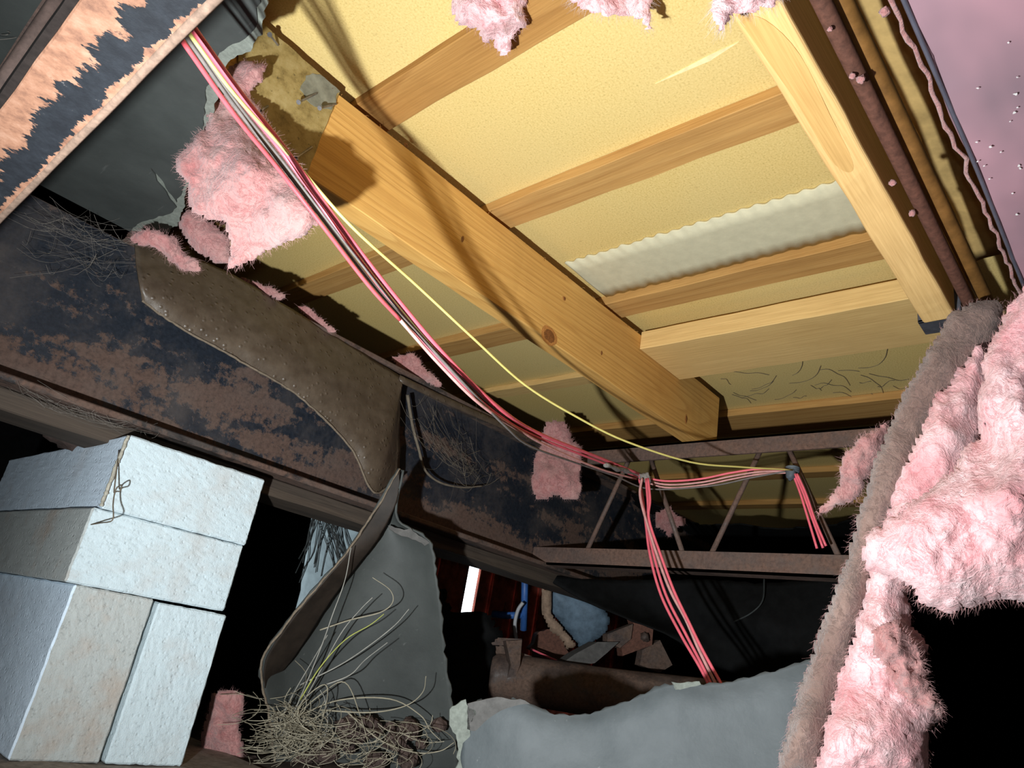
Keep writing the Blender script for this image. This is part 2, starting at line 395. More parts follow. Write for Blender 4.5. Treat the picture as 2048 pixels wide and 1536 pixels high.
def wool_lump(poly, dep, thick, step=7, rag=14, soft=60, lump=0.02, seed=0.0, back=0.6):
    """A torn tuft of glass wool: outline and distance given by survey sightings, thick and lumpy."""
    P = np.array(poly, float); x0, y0 = P.min(0)-rag; x1, y1 = P.max(0)+rag
    xs = np.arange(x0, x1+step, step); ys = np.arange(y0, y1+step, step); X, Y = np.meshgrid(xs, ys)
    sd = sdist(X, Y, poly)
    for i in range(X.shape[0]):
        for j in range(X.shape[1]):
            if abs(sd[i, j]) < rag*2.2:
                q = Vector((X[i, j], Y[i, j], seed*31))
                sd[i, j] += rag*(noise.noise(q/42.0)*0.9+noise.noise(q/15.0)*0.55)
    D = np.array(dep, float)
    w = 1.0/((X[..., None]-D[:, 0])**2+(Y[..., None]-D[:, 1])**2+900.0)**1.2
    DD = (w*D[:, 2]).sum(-1)/w.sum(-1)
    gy, gx = np.gradient(sd, step)
    ok = sd > 0; idx = -np.ones(X.shape, int); V = []; B = []; Fc = []
    cells = ok[:-1, :-1] & ok[1:, :-1] & ok[:-1, 1:] & ok[1:, 1:]
    used = np.zeros(X.shape, bool)
    used[:-1, :-1] |= cells; used[1:, :-1] |= cells; used[:-1, 1:] |= cells; used[1:, 1:] |= cells
    for i, j in zip(*np.nonzero(used)):
        t = math.sqrt(max(0.0, 1-math.exp(-sd[i, j]/soft)))
        p = Vector((X[i, j]/90.0, Y[i, j]/90.0, seed))
        l1 = noise.fractal(p, 0.8, 2.1, 6); l2 = noise.turbulence(p*2.6, 4, False)
        f = thick*t+lump*t*(l1*1.1-abs(noise.noise(p*1.7))*0.9+0.35*l2)
        jx = step*0.45*noise.noise((X[i, j]*0.31, Y[i, j]*0.37, seed)); jy = step*0.45*noise.noise((X[i, j]*0.29, Y[i, j]*0.33, seed+9))
        f += lump*t*(0.55*abs(noise.noise(p*5.3))+0.30*abs(noise.noise(p*11.0))+0.16*noise.noise(p*23.0)-0.3)
        if sd[i, j] < 1.5*step:
            g2 = gx[i, j]**2+gy[i, j]**2
            if g2 > 0.05:
                k2 = min(1.0, 1.5-sd[i, j]/step)*sd[i, j]/g2
                jx = -max(-step, min(step, gx[i, j]*k2)); jy = -max(-step, min(step, gy[i, j]*k2))
                f *= 0.5
        idx[i, j] = len(V)
        V.append(atd(X[i, j]+jx, Y[i, j]+jy, DD[i, j]-f))
        B.append(atd(X[i, j]+jx, Y[i, j]+jy, DD[i, j]+thick*back*t+0.002+0.4*lump*t*l2))
    n = len(V); edge = {}
    for i, j in zip(*np.nonzero(cells)):
        q = (idx[i, j], idx[i, j+1], idx[i+1, j+1], idx[i+1, j])
        Fc += [q, tuple(k+n for k in q[::-1])]
        for a, b in zip(q, q[1:]+q[:1]):
            if (b, a) in edge: del edge[(b, a)]
            else: edge[(a, b)] = 1
    for a, b in edge: Fc.append((b, a, a+n, b+n))
    used_edge = [V[a] for a, b in edge]
    return (V+B, Fc), used_edge, V
def fuzz(rim, surf, nr, ns, ln, wd, center, seed):
    rnd = random.Random(seed); V = []; Fc = []
    def strand(p, d):
        d = d.normalized(); n = len(V); sd = d.cross(Vector((rnd.random()-.5, rnd.random()-.5, rnd.random()-.5))).normalized()*wd
        L = ln*rnd.uniform(0.3, 1.2); bend = Vector((rnd.random()-.5, rnd.random()-.5, rnd.random()-.6))*L*0.8
        for t in (0, .5, 1):
            c = p+d*L*t+bend*t*t; V.extend([c-sd*(1-.6*t), c+sd*(1-.6*t)])
        Fc.extend([(n, n+1, n+3, n+2), (n+2, n+3, n+5, n+4)])
    for _ in range(nr):
        p = rnd.choice(rim); strand(p, (p-center).normalized()+Vector((rnd.random()-.5, rnd.random()-.5, rnd.random()-.5))*1.2)
    for _ in range(ns):
        p = rnd.choice(surf); strand(p, Vector((rnd.random()-.5, rnd.random()-.5, rnd.random()-.5))*2+(Vector((0, 0, ZC))-p).normalized()*0.8)
    return V, Fc
def wool_thing(name, label, lumps, group='torn pink insulation scraps', fr=160, fs=160, ln=0.011, cat='insulation', fm='fiber_pink'):
    """lumps: list of (part name, material, kwargs for wool_lump)"""
    res = [(pn, m, wool_lump(**kw)) for pn, m, kw in lumps]
    allv = [v for r in res for v in r[2][2]]
    base = sum(allv, Vector())/len(allv); base.z = min(v.z for v in allv)
    t = thing(name, base, label, cat, group)
    for q, (pn, m, (vf, rim, sf)) in enumerate(res):
        p = obj(pn, vf, m, t, smooth=True)
        c = sum(sf, Vector())/len(sf)
        if fr+fs: tag(obj('loose_fibers', fuzz(rim, sf, fr*5, int(fs*2.2), ln*0.62, 0.00008, c, q+len(label)), fm, p), kind='stuff')
    return t
def lump(p, r, seed, squash=1.0, n=10):
    V = []; Fc = []; p = Vector(p)
    for i in range(n+1):
        th = math.pi*i/n
        for j in range(n*2):
            ph = math.pi*j/n; d = Vector((math.sin(th)*math.cos(ph), math.sin(th)*math.sin(ph), math.cos(th)*squash))
            V.append(p+d*r*(1+0.45*noise.noise(d*1.8+Vector((seed, 0, 0)))+0.2*noise.noise(d*5+Vector((seed, 3, 0)))))
    for i in range(n):
        for j in range(n*2):
            Fc.append((i*2*n+j, i*2*n+(j+1) % (2*n), (i+1)*2*n+(j+1) % (2*n), (i+1)*2*n+j))
    return V, Fc

# ================================================================ SETTING
# dirt floor with a mound by the pier
mound = ud(690, 1500, 1.80)
def gz(x, y):
    z = -0.36+0.012*noise.noise((x*3, y*3, 0))+0.006*noise.noise((x*11, y*11, 4))
    z += 0.09*math.exp(-(((x-mound[0])/0.42)**2+((y-mound[1])/0.30)**2))
    return z
nx, ny = 150, 110; V = []; Fc = []
for i in range(nx+1):
    for j in range(ny+1):
        x = -2.6+11.2*i/nx; y = -3.1+7.2*j/ny; V.append(W((x, y, gz(x, y))))
for i in range(nx):
    for j in range(ny): Fc.append((i*(ny+1)+j, (i+1)*(ny+1)+j, (i+1)*(ny+1)+j+1, i*(ny+1)+j+1))
tag(obj('floor', (V, Fc), 'dirt', smooth=True), 'bare dark dirt ground of the crawl space', kind='structure')
ceil = tag(obj('ceiling', box((-2.6, -3.1, 1.0), (8.6, 4.1, 1.03)), 'particleboard'), 'yellow particleboard subfloor seen from below', kind='structure')
# pale splinters torn from the board face
for k_, pts in enumerate(([(1310, 168), (1420, 110), (1478, 84), (1420, 122)], [(1440, 222), (1532, 181), (1536, 190)], [(840, 118), (935, 66), (940, 74), (846, 128)])):
    obj('splinter', plate([atz(x, y, 0.9985) for x, y in pts], (0, 0, 0.001)), 'splinter', ceil)

# perimeter skirting; back wall of upright red-brown boards with one daylight gap
wb = tag(bpy.data.objects.new('wall_back', None), 'dark red upright skirting boards with daylight gap', kind='structure'); COL.objects.link(wb); wb.location = W((3, 3.7, -0.36))
gapx = uy(955, 1190, 3.7)[0]
x = 3.1; i = 0
while x < 5.6:
    w = 0.135
    if x < gapx < x+w: x = gapx+0.022; i += 1; continue
    if x < gapx and x+w > gapx-0.03: w = gapx-0.022-x
    o = 0.03*(i % 2)
    bevel(obj('board', board((x-(0.02 if x < gapx or x > gapx+0.08 else 0), 3.7+o, -0.4), (x+w, 3.725+o, 1.0), 2, 6, 0.002, i), 'siding_red', wb), 0.002, 1)
    x += w; i += 1
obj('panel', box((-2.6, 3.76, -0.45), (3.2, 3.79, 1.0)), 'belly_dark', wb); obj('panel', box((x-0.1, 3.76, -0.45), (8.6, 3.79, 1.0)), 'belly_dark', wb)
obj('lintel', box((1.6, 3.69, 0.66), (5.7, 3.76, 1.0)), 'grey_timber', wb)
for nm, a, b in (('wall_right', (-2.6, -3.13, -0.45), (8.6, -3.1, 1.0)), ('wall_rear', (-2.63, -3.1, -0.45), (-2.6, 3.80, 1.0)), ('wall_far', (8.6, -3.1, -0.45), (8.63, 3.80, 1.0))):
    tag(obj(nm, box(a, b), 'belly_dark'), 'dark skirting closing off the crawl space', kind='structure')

# ================================================================ FLOOR FRAME
ZT = 0.968; ZB = 0.757
YA = 1.078
# cross battens nailed under the subfloor, running over the joists
bats = [(0.528, 0.612, 0.020, 'batten_honey', 'honey pine cross batten nearest the camera, crossing above the joist with metal plate', 0.30, 2.3),
        (0.915, 0.995, 0.024, 'batten_pine', 'saw-marked pine cross batten, second from the camera under the subfloor', 0.30, 2.3),
        (1.395, 1.480, 0.026, 'batten_pine', 'ragged-edged pine cross batten bordering the off-white ribbed strip', 0.30, 2.3),
        (1.795, 1.858, 0.020, 'blocking_pine', 'thin pale cross batten fourth from camera, left of the plated joist', 1.12, 2.3),
        (2.262, 2.46, 0.026, 'batten_pine', 'wide orange-pine batten just above the far open-web truss', -0.2, 2.3),
        (2.95, 3.03, 0.024, 'batten_pine', 'pine cross batten seen through the far truss, nearer one', -0.2, 2.2),
        (3.42, 3.50, 0.024, 'batten_pine', 'pine cross batten seen through the far truss, deeper one', -0.2, 2.2)]
for i, (x0, x1, th, m, lb, y0, y1) in enumerate(bats):
    o = obj('cross_batten', board((x0, y0, 1.0-th-0.0012), (x1, y1, 0.9995), 1, 40, 0.0024, i*3.1), m)
    tag(o, lb, 'batten', 'cross battens under the subfloor'); bevel(o, 0.001, 1)
# off-white ribbed strip beside batten three
V = []; Fc = []; N = 170
for i in range(N+1):
    y = 0.33+(1.09-0.33)*i/N
    for j, xx in enumerate((1.205, 1.25, 1.30, 1.35, 1.394)):
        ph = (y-(xx-1.2)*0.9)*2*math.pi/0.034
        edge = 0.006*noise.noise((y*30, j, 2)) if j in (0, 4) else 0
        V.append(W((xx+edge+(0.003*math.sin(ph) if j == 0 else 0), y, 0.9945-0.0011*math.sin(ph)-0.001*noise.noise((y*8, xx*8, 1)))))
n = len(V)
V += [Vector((v.x, v.y, ZC+0.9995*S)) for v in V]
for i in range(N):
    for j in range(4):
        a = i*5+j; Fc += [(a, a+5, a+6, a+1), (n+a, n+a+1, n+a+6, n+a+5)]
    Fc += [(i*5, n+i*5, n+i*5+5, i*5+5), (i*5+4, i*5+9, n+i*5+9, n+i*5+4)]
Fc += [tuple(range(5))+tuple(range(n+4, n-1, -1)), tuple(N*5+q for q in range(5))+tuple(n+N*5+q for q in range(4, -1, -1))]
st = tag(obj('ribbed_strip', (V, Fc), 'strip_white', smooth=True), 'off-white ribbed strip on the subfloor between two cross battens', 'strip')

# joist A with knots and plated splice
def knot_disc(c, nrm, rx, ry, ax, seed):
    V = [Vector(c)+Vector(nrm)*0.0012]; n = 18; Fc = []; a2 = Vector(nrm).cross(ax)
    for q, (s, h) in enumerate(((0.6, 0.001), (1.0, 0.0002))):
        for k in range(n):
            t = 2*math.pi*k/n; w = 1+0.15*noise.noise((math.cos(t)*2+seed, math.sin(t)*2, q))
            V.append(Vector(c)+Vector(nrm)*h+Vector(ax)*rx*s*w*math.cos(t)+a2*ry*s*w*math.sin(t))
    for k in range(n):
        k2 = (k+1) % n; Fc += [(0, 1+k, 1+k2), (1+k, 1+n+k, 1+n+k2, 1+k2)]
    return V, Fc
JA = thing('floor_joist', W((1.0, YA, ZB)), 'long honey pine joist with knots and a nailed plate, crossing the middle', 'joist', 'floor joists')
jb = bevel(obj('timber', board((-0.6, YA, ZB), (2.06, YA+0.05, ZT-0.012), 0, 60, 0.002), 'joist_pine', JA), 0.0015, 1)
for px, py, rx, ry, ring in ((1098, 672, 0.016, 0.012, 1), (1128, 597, 0.0035, 0.003, 1), (925, 478, 0.003, 0.006, 0), (1203, 706, 0.0028, 0.005, 0), (812, 290, 0.004, 0.004, 0), (1372, 838, 0.004, 0.008, 1)):
    c = aty(px, py, YA)
    if ring:
        kr = obj('knot', knot_disc(c, (0, -1, 0), rx*1.55, ry*1.5, (1, 0, 0), px), 'knot_ring', JA, True)
        obj('knot_heart', knot_disc(c+Vector((0, -0.0008, 0)), (0, -1, 0), rx, ry, (1, 0, 0), py), 'knot', kr, True)
    else: obj('knot', knot_disc(c, (0, -1, 0), rx, ry, (1, 0, 0), px), 'knot', JA, True)
gp = [aty(x, y, YA-0.004) for x, y in ((490, -10), (528, 48), (680, 182), (612, 352), (560, 300), (470, 180))]
gus = obj('gusset_plate', plate(jag(gp, 0.0012, 0.012, 3), (0, 0.003, 0)), 'gusset', JA); gus['label'] = 'mottled brown gusset plate'
ps = [aty(x, y, YA-0.0052) for x, y in ((612, 150), (640, 148), (679, 182), (664, 222), (622, 208), (600, 178))]
obj('bare_patch', plate(jag(ps, 0.004, 0.006, 8), (0, 0.0009, 0)), 'galvanised', gus)
for (x0, y0), (x1, y1) in (((598, 204), (634, 186)), ((640, 216), (672, 208)), ((520, 222), (536, 212)), ((592, 316), (624, 294)), ((540, 70), (556, 90))):
    a = aty(x0, y0, YA-0.028); b = aty(x1, y1, YA-0.005)
    obj('nail', join(tube([a, a.lerp(b, .5), b], 0.0015, 6), tube([a, a+(a-b).normalized()*0.0015], 0.0034, 8)), 'nail_steel', gus)

# joist B
JB = thing('floor_joist', W((1.0, 0.285, ZB)), 'pale pine joist with rounded edge and flame grain, beside the pipes', 'joist', 'floor joists')
bevel(obj('timber', board((-0.4, 0.258, ZB), (1.405, 0.314, ZT), 0, 50, 0.003, 5), 'joist_pale', JB), 0.004, 3)
gp = [(1470, 30), (1530, 40), (1600, 110), (1660, 230), (1705, 322), (1697, 345), (1660, 318), (1600, 215), (1548, 140)]
pt = [atz(x, y, ZB-0.0012) for x, y in gp]
o = obj('grain_flame', plate([p for p in crom(pt+[pt[0]], 4)[:-1]], (0, 0, 0.0006)), 'joist_flame', JB); o['label'] = 'long flame of darker grain'
pt = [atz(x, y, ZB-0.0006) for x, y in ((1480, 60), (1492, 62), (1640, 300), (1720, 440), (1800, 560), (1835, 630), (1822, 632), (1740, 490), (1620, 290))]
# flat two-by blocking between the joists
o = bevel(obj('blocking', board((1.562, 0.316, 0.909), (1.792, YA-0.001, 0.966), 1, 30, 0.0015, 2), 'blocking_pine'), 0.0015, 1)
tag(o, 'wide pale pine blocking board fixed flat between the two joists', 'board')
# grey steel clip at joist B's end
o = obj('steel_clip', join(box((1.408, 0.25, 0.762), (1.465, 0.325, 0.768)), box((1.408, 0.25, 0.762), (1.414, 0.325, 0.83))), 'bracket_dark')
tag(bevel(o, 0.001, 1), 'dark steel angle clip at the end of the pale joist', 'bracket')

# crumpled kraft facing under the subfloor on the right
rows = []
for i in range(9):
    x = 0.2+1.35*i/8
    rows.append([W((x, y, 0.965+0.022*noise.noise((x*5, y*14, 2)))) for y in (0.245, 0.2, 0.15, 0.1, 0.04, -0.05)])
tag(obj('kraft_paper', sheet(rows, 3, 4, 0.001, 0.004, 0.006, 4), 'kraft', smooth=True), 'crumpled brown kraft paper under the subfloor beside the pipes', 'paper')
TUFT = ['on the pipe near the top edge', 'on the pipe, lower of the upper pair', 'on the pipe, upper of the upper pair', 'on the pipe midway down', 'on the pipe, lowest one', 'on the paper by the vinyl edge']
# two pipes alongside joist B
def line_z(p0, p1, z, ext=0.6):
    a = uz(*p0, z); b = uz(*p1, z); d = b-a; return [W(a-d*ext+(d*(1+2*ext))*t) for t in np.linspace(0, 1, 24)]
tag(obj('rusty_pipe', tube(line_z((1652, 20), (1930, 590), 0.775, 0.15), 0.0085, 10), 'pipe_rust', smooth=True), 'dusty red-brown pipe running right against the pale joist', 'pipe', 'pipes beside the joist')
tag(obj('copper_pipe', tube(line_z((1702, 40), (1962, 580), 0.80, 0.15), 0.0100, 10), 'pipe_copper', smooth=True), 'orange copper-toned pipe next to the torn vinyl sheet', 'pipe', 'pipes beside the joist')
for i, (px, py, r) in enumerate(((1660, 65, .0022), (1722, 165, .004), (1705, 158, .003), (1785, 372, .004), (1825, 432, .004), (1770, 30, .004))):
    pos = atz(px, py, 0.752)
    tag(obj('wool_tuft', lump(pos+Vector((0, 0, 0.004)), r, i*3.3, 1, 7), 'wool_pink', smooth=True), 'tiny pink wool tuft stuck '+TUFT[i], 'insulation', 'tiny tufts on the pipes')

# mauve vinyl belly sheet, upper right, with torn wool edge
VS = thing('vinyl_sheet', W((0.9, 0.0, 0.757)), 'glossy mauve-grey vinyl belly sheet, pink reflection painted in, with a torn edge, top right', 'sheet')
rows = []
for i in range(8):
    x = 0.1+1.5*i/7
    e = 0.150-0.012*(x-0.6)+0.006*noise.noise((x*6, 1, 1))
    rows.append([W((x, e-dy, 0.752+0.010*noise.noise((x*4, dy*6, 7))-0.02*dy+(0.006 if q == 0 else 0))) for q, dy in enumerate((0.0, 0.01, 0.12, 0.3, 0.6))])
obj('sheet', sheet(rows, 5, 4, 0.0012, 0.002, 0.004, 2), 'vinyl_pink_reflection', VS, True)
edge = [r[0] for r in rows]
obj('rolled_edge', tube([p+Vector((0, -0.002, -0.005)) for p in crom(edge, 5)], 0.0022, 6), 'vinyl_edge', VS, True)
E_ = crom(edge, 14)
obj('wool_fringe', tube([p+Vector((0.002*noise.noise(p*90), 0.007+0.006*noise.noise(p*40), 0.004+0.004*noise.noise(p*70))) for p in E_], lambda t: 0.0022+0.001*noise.noise((t*60, 0, 0)), 7), 'wool_pink', VS, True)
rnd = random.Random(3)
for i in range(34):
    px = rnd.gauss(2020, 45); py = rnd.gauss(250, 110)
    if px > 2046: px = 2092-px
    if py > 520 or px < 1830+(py)*0.35: continue
    b = atz(px, py, 0.7455); r = rnd.uniform(0.0006, 0.0018)
    obj('paint_flake', plate([b+Vector((r*math.cos(t)*rnd.uniform(.4, 1.6), r*math.sin(t)*rnd.uniform(.4, 1.6), 0)) for t in np.arange(0, 6.28, 1.05)], (0, 0, 0.0006)), 'flake', VS)

# ================================================================ CHASSIS BEAM
YB = 1.60; ZF0 = 0.345; ZF1 = 0.752; YW = 1.668
CB = thing('chassis_beam', W((1.0, YW, ZF0)), 'long rusted navy-black steel beam running along the left side', 'beam')
obj('web', board((-0.8, YW, ZF0+0.008), (8.0, YW+0.012, ZF1-0.008), 0, 40, 0.001), 'beam_steel', CB)
bevel(obj('bottom_flange', box((-0.8, YB, ZF0), (8.0, YB+0.15, ZF0+0.014)), 'flange_steel', CB), 0.002, 1)
bevel(obj('top_flange', box((-0.8, YB, ZF1-0.014), (8.0, YB+0.15, ZF1)), 'flange_steel', CB), 0.002, 1)
# weathered timber shim under the beam
tag(bevel(obj('timber_runner', board((-0.6, 1.655, 0.302), (6.4, 1.80, 0.3435), 0, 60, 0.006, 8), 'grey_timber'), 0.002, 1), 'dark weathered timber strip running under the steel beam', 'timber')

# ================================================================ OPEN-WEB TRUSSES
def rod(a, b, r=0.006): return tube([W(a), W((np.array(a)+np.array(b))/2), W(b)], r, 8)
XT = 1.915
TR = thing('web_truss', W((XT, 1.0, 0.35)), 'far brown open-web steel truss with slanted rods crossing the view', 'truss', 'open-web trusses')
obj('top_chord', join(box((XT, -0.6, 0.700), (XT+0.008, 1.60, 0.752)), box((XT, -0.6, 0.746), (XT+0.06, 1.60, 0.752))), 'truss_steel', TR)
obj('bottom_chord', join(box((XT, -0.6, 0.352), (XT+0.008, 1.665, 0.410)), box((XT, -0.6, 0.352), (XT+0.06, 1.665, 0.359))), 'truss_steel', TR)
xr = XT+0.02
def rodpix(p0, p1): return tuple(ux(*p0, xr)), tuple(ux(*p1, xr))
for p0, p1 in (((1262, 922), (1168, 1100)), ((1295, 922), (1375, 1103)), ((1527, 905), (1414, 1105)), ((1570, 900), (1690, 1105))):
    a, b = rodpix(p0, p1); a = (a[0], a[1], 0.735); d = (b[0], b[1], 0.375)
    obj('rod', rod(a, d), 'truss_steel', TR, True)
for ya, yb in ((0.36, 0.55), (0.30, 0.10), (-0.15, 0.05)): obj('rod', rod((xr, ya, 0.735), (xr, yb, 0.375)), 'truss_steel', TR, True)
# near truss: only its bottom chord and a rod reach the frame, top left
TN = thing('web_truss', W((0.028, 0.6, 0.36)), 'near steel truss chord with flaking navy paint and salmon rust, top left', 'truss', 'open-web trusses')
x0, x1 = 0.031, 0.0855
bm_ = board((x0, 0.05, 0.360), (x1, 1.60, 0.367), 1, 60, 0.002, 1)
bevel(obj('bottom_chord', bm_, 'flaked_steel', TN), 0.001, 1)
obj('upright_leg', board((x0-0.006, 0.05, 0.360), (x0, 1.60, 0.380), 1, 60, 0.001, 2), 'leg_gap_shade', TN)
obj('rolled_lip', tube([W((x1+0.001*noise.noise((y*9, 0, 0)), y, 0.3620)) for y in np.linspace(0.05, 1.6, 60)], 0.0032, 6), 'steel_edge', TN, True)
obj('top_chord', board((x0, 0.05, 0.735), (x0+0.06, 1.60, 0.745), 1, 20, 0.001), 'truss_steel', TN)
a = uz(-20, 225, 0.372); b = uz(128, 0, 0.372)
q = ux(5, 190, 0.018); q2 = ux(125, 0, 0.018)
obj('rod', tube([atd(-120, 345, 0.66), atd(0, 172, 0.68), atd(122, -10, 0.70), atd(300, -270, 0.74)], 0.0055, 8), 'dark_rust', TN, True)

# ================================================================ BELLY BOARD PIECES
# upper left board still in place, torn along its right side
B1 = thing('belly_board', W((0.1, 1.2, 0.736)), 'dark grey-green belly board still in place, torn edge, upper left', 'belly board', 'belly board pieces')
pl = [(505, -60), (520, 5), (508, 60), (490, 78), (452, 92), (420, 130), (405, 250), (385, 330), (370, 370), (352, 405), (318, 352), (300, 335), (330, 385), (352, 415), (345, 425), (300, 440), (268, 452)]
P3 = [uz(x, y, 0.738) for x, y in pl]
P3 = [W(p) for p in P3]
P3 += [W((0.372, 1.665, 0.738)), W((-0.8, 1.665, 0.738)), W((-0.8, 0.2, 0.738)), W((0.05, 0.2, 0.738)), W((0.16, 0.55, 0.738))]
n = len(P3)
obj('face_sheet', plate(jag(P3, 0.003, 0.008, 2, skip=(n-5, n-4, n-3, n-2)), (0, 0, 0.003)), 'belly_board', B1)
cr = [(500, -60), (532, 5), (522, 68), (500, 102), (462, 120), (440, 150), (425, 250), (400, 340), (378, 372), (368, 400), (362, 440), (335, 466), (262, 462), (240, 400), (330, 330), (380, 200), (440, 60)]
obj('torn_core', plate(jag([atz(x, y, 0.7415) for x, y in cr], 0.004, 0.006, 6), (0, 0, 0.002)), 'belly_core', B1)
# belly board beyond the beam and beyond the far truss
tag(obj('belly_board', box((-0.8, 1.76, 0.735), (3.2, 3.68, 0.741)), 'belly_board'), 'dark belly board beyond the steel beam, far left', 'belly board', 'belly board pieces')
pl = [(1262, 985), (1330, 1020), (1400, 1052), (1480, 1050), (1560, 1060), (1660, 1052), (1760, 1030)]
P3 = [atz(x, y, 0.70) for x, y in pl]
P3 += [W((2.9, -1.2, 0.70)), W((6.0, -1.2, 0.69)), W((8.0, 1.62, 0.69)), W((2.45, 1.62, 0.70))]
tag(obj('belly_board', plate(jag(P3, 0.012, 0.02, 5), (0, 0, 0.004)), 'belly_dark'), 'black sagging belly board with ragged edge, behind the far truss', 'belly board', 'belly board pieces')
# curled black board hanging below the truss
rows = [[atd(1080, 1150, 2.55), atd(1250, 1160, 2.6), atd(1420, 1160, 2.55), atd(1560, 1165, 2.45), atd(1700, 1150, 2.35)],
        [atd(1200, 1215, 2.5), atd(1330, 1230, 2.55), atd(1450, 1230, 2.45), atd(1570, 1240, 2.35), atd(1720, 1230, 2.3)],
        [atd(1330, 1268, 2.45), atd(1420, 1290, 2.45), atd(1500, 1300, 2.4), atd(1590, 1310, 2.3), atd(1720, 1320, 2.25)],
        [atd(1420, 1330, 2.45), atd(1480, 1350, 2.4), atd(1540, 1370, 2.35), atd(1620, 1390, 2.25), atd(1740, 1400, 2.2)]]
bk = thing('belly_board', rows[3][2], 'black cracked belly board hanging below the far truss', 'belly board', 'belly board pieces')
obj('sheet', sheet(rows, 8, 8, 0.003, 0.006, 0.004, 3), 'belly_dark', bk, True)
obj('crack', tube([p+Vector((0, -0.004, 0)) for p in crom([atd(1525, 1158, 2.44), atd(1522, 1200, 2.40), atd(1500, 1225, 2.40), atd(1465, 1243, 2.42)], 5)], 0.002, 4), 'mesh_wire', bk)

# brown coated strip curling off the beam top
top = [(268, 478), (360, 500), (470, 552), (620, 640), (720, 700), (800, 752)]
low = [(284, 602), (360, 655), (480, 722), (600, 795), (700, 895), (748, 985)]
rows = []
for f_ in (0.0, 0.25, 0.55, 0.8, 1.0):
    r = []
    for (ax_, ay_), (bx_, by_) in zip(top, low):
        px = ax_+(bx_-ax_)*f_; py = ay_+(by_-ay_)*f_
        yy = 1.60-0.055*math.sin(f_*math.pi*0.75)-0.02*f_
        r.append(aty(px, py, yy))
    rr = r
    px, py = (802, 752), (800, 950); e_ = (px[0]+(py[0]-px[0])*f_, px[1]+(py[1]-px[1])*f_)
    rr.append(aty(e_[0], e_[1], 1.60-0.01*f_))
    rows.append(rr)
BS = thing('coated_strip', W((0.9, 1.55, 0.45)), 'brown droplet-covered strip curling down over the steel beam', 'strip')
obj('sheet', sheet(rows, 8, 7, 0.003, 0.003, 0.004, 5, 'b'), 'brown_coat', BS, True)
obj('fibre_edge', tube([p+Vector((0.001*noise.noise(p*80), -0.001, 0.0015*noise.noise(p*120))) for p in crom([r for r in rows[-1]], 12)], lambda t: 0.0022+0.001*noise.noise((t*40, 1, 1)), 6), 'fibre_edge', BS, True)
# slim continuation along the top flange
P_ = crom([aty(x, y, 1.592) for x, y in ((800, 750), (900, 797), (1000, 842), (1100, 885))], 8)
obj('upper_hem', sheet([P_[::8], [p+Vector((0, 0.0, -0.016)) for p in P_[::8]]], 8, 2, 0.002, 0, 0.001), 'brown_coat', BS, True)

# hanging torn board in the centre
L_ = [(799, 938), (745, 1030), (692, 1108), (640, 1168), (575, 1245), (522, 1330), (538, 1430), (552, 1545)]
Rr = [(803, 940), (792, 1035), (856, 1082), (874, 1160), (887, 1265), (899, 1370), (910, 1460), (916, 1545)]
rows = []
for i, ((ax_, ay_), (bx_, by_)) in enumerate(zip(L_, Rr)):
    t = i/7; bk_ = 1.78-0.02*t
    cur = [0.0, 0.03, 0.08, 0.11, 0.13, 0.13, 0.10, 0.07][i]
    r = []
    for s, d in ((0, -cur), (0.16, -cur*0.35), (0.34, 0.0), (0.62, 0.015), (0.86, 0.0), (1.0, -0.02)):
        r.append(atd(ax_+(bx_-ax_)*s, ay_+(by_-ay_)*s, bk_+d))
    rows.append(r)
HB = thing('belly_board', atd(720, 1500, 1.76), 'large torn grey-green belly board hanging beside the concrete blocks', 'belly board', 'belly board pieces')
obj('sheet', sheet(rows, 7, 8, 0.004, 0.005, 0.0015, 9, 'lr'), 'belly_board', HB, True)
lip = crom([r[0] for r in rows], 12)
obj('fibre_edge', tube([p+Vector((0.003*noise.noise(p*70), 0, 0.003*noise.noise(p*60+Vector((3, 0, 0))))) for p in lip], lambda t: 0.0022+0.0014*noise.noise((t*55, 0, 2)), 6), 'fibre_edge', HB, True)
o = obj('ragged_top', plate(jag([atd(x, y, 1.75) for x, y in ((776, 1052), (790, 1056), (808, 1060), (822, 1056), (838, 1070), (858, 1084), (850, 1090), (825, 1078), (795, 1070))], 0.003, 0.006, 4), (0.002, 0.003, 0)), 'belly_grey', HB)
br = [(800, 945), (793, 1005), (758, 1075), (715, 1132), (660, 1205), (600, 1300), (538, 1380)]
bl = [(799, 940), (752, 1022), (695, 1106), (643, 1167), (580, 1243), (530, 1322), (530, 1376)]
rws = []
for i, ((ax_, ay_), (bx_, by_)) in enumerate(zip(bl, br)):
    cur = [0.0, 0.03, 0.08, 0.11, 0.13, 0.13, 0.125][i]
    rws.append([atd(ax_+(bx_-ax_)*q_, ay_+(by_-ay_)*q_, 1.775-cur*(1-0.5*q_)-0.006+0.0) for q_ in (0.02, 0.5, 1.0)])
o = obj('inner_face_shaded', sheet(rws, 6, 8, 0.0015, 0.002, 0.001, 4), 'brown_fold_shade', HB, True); o['label'] = 'folded-over brown inner face with fold shade painted in'  # brown inner side, the fold's shade put into its dark colour
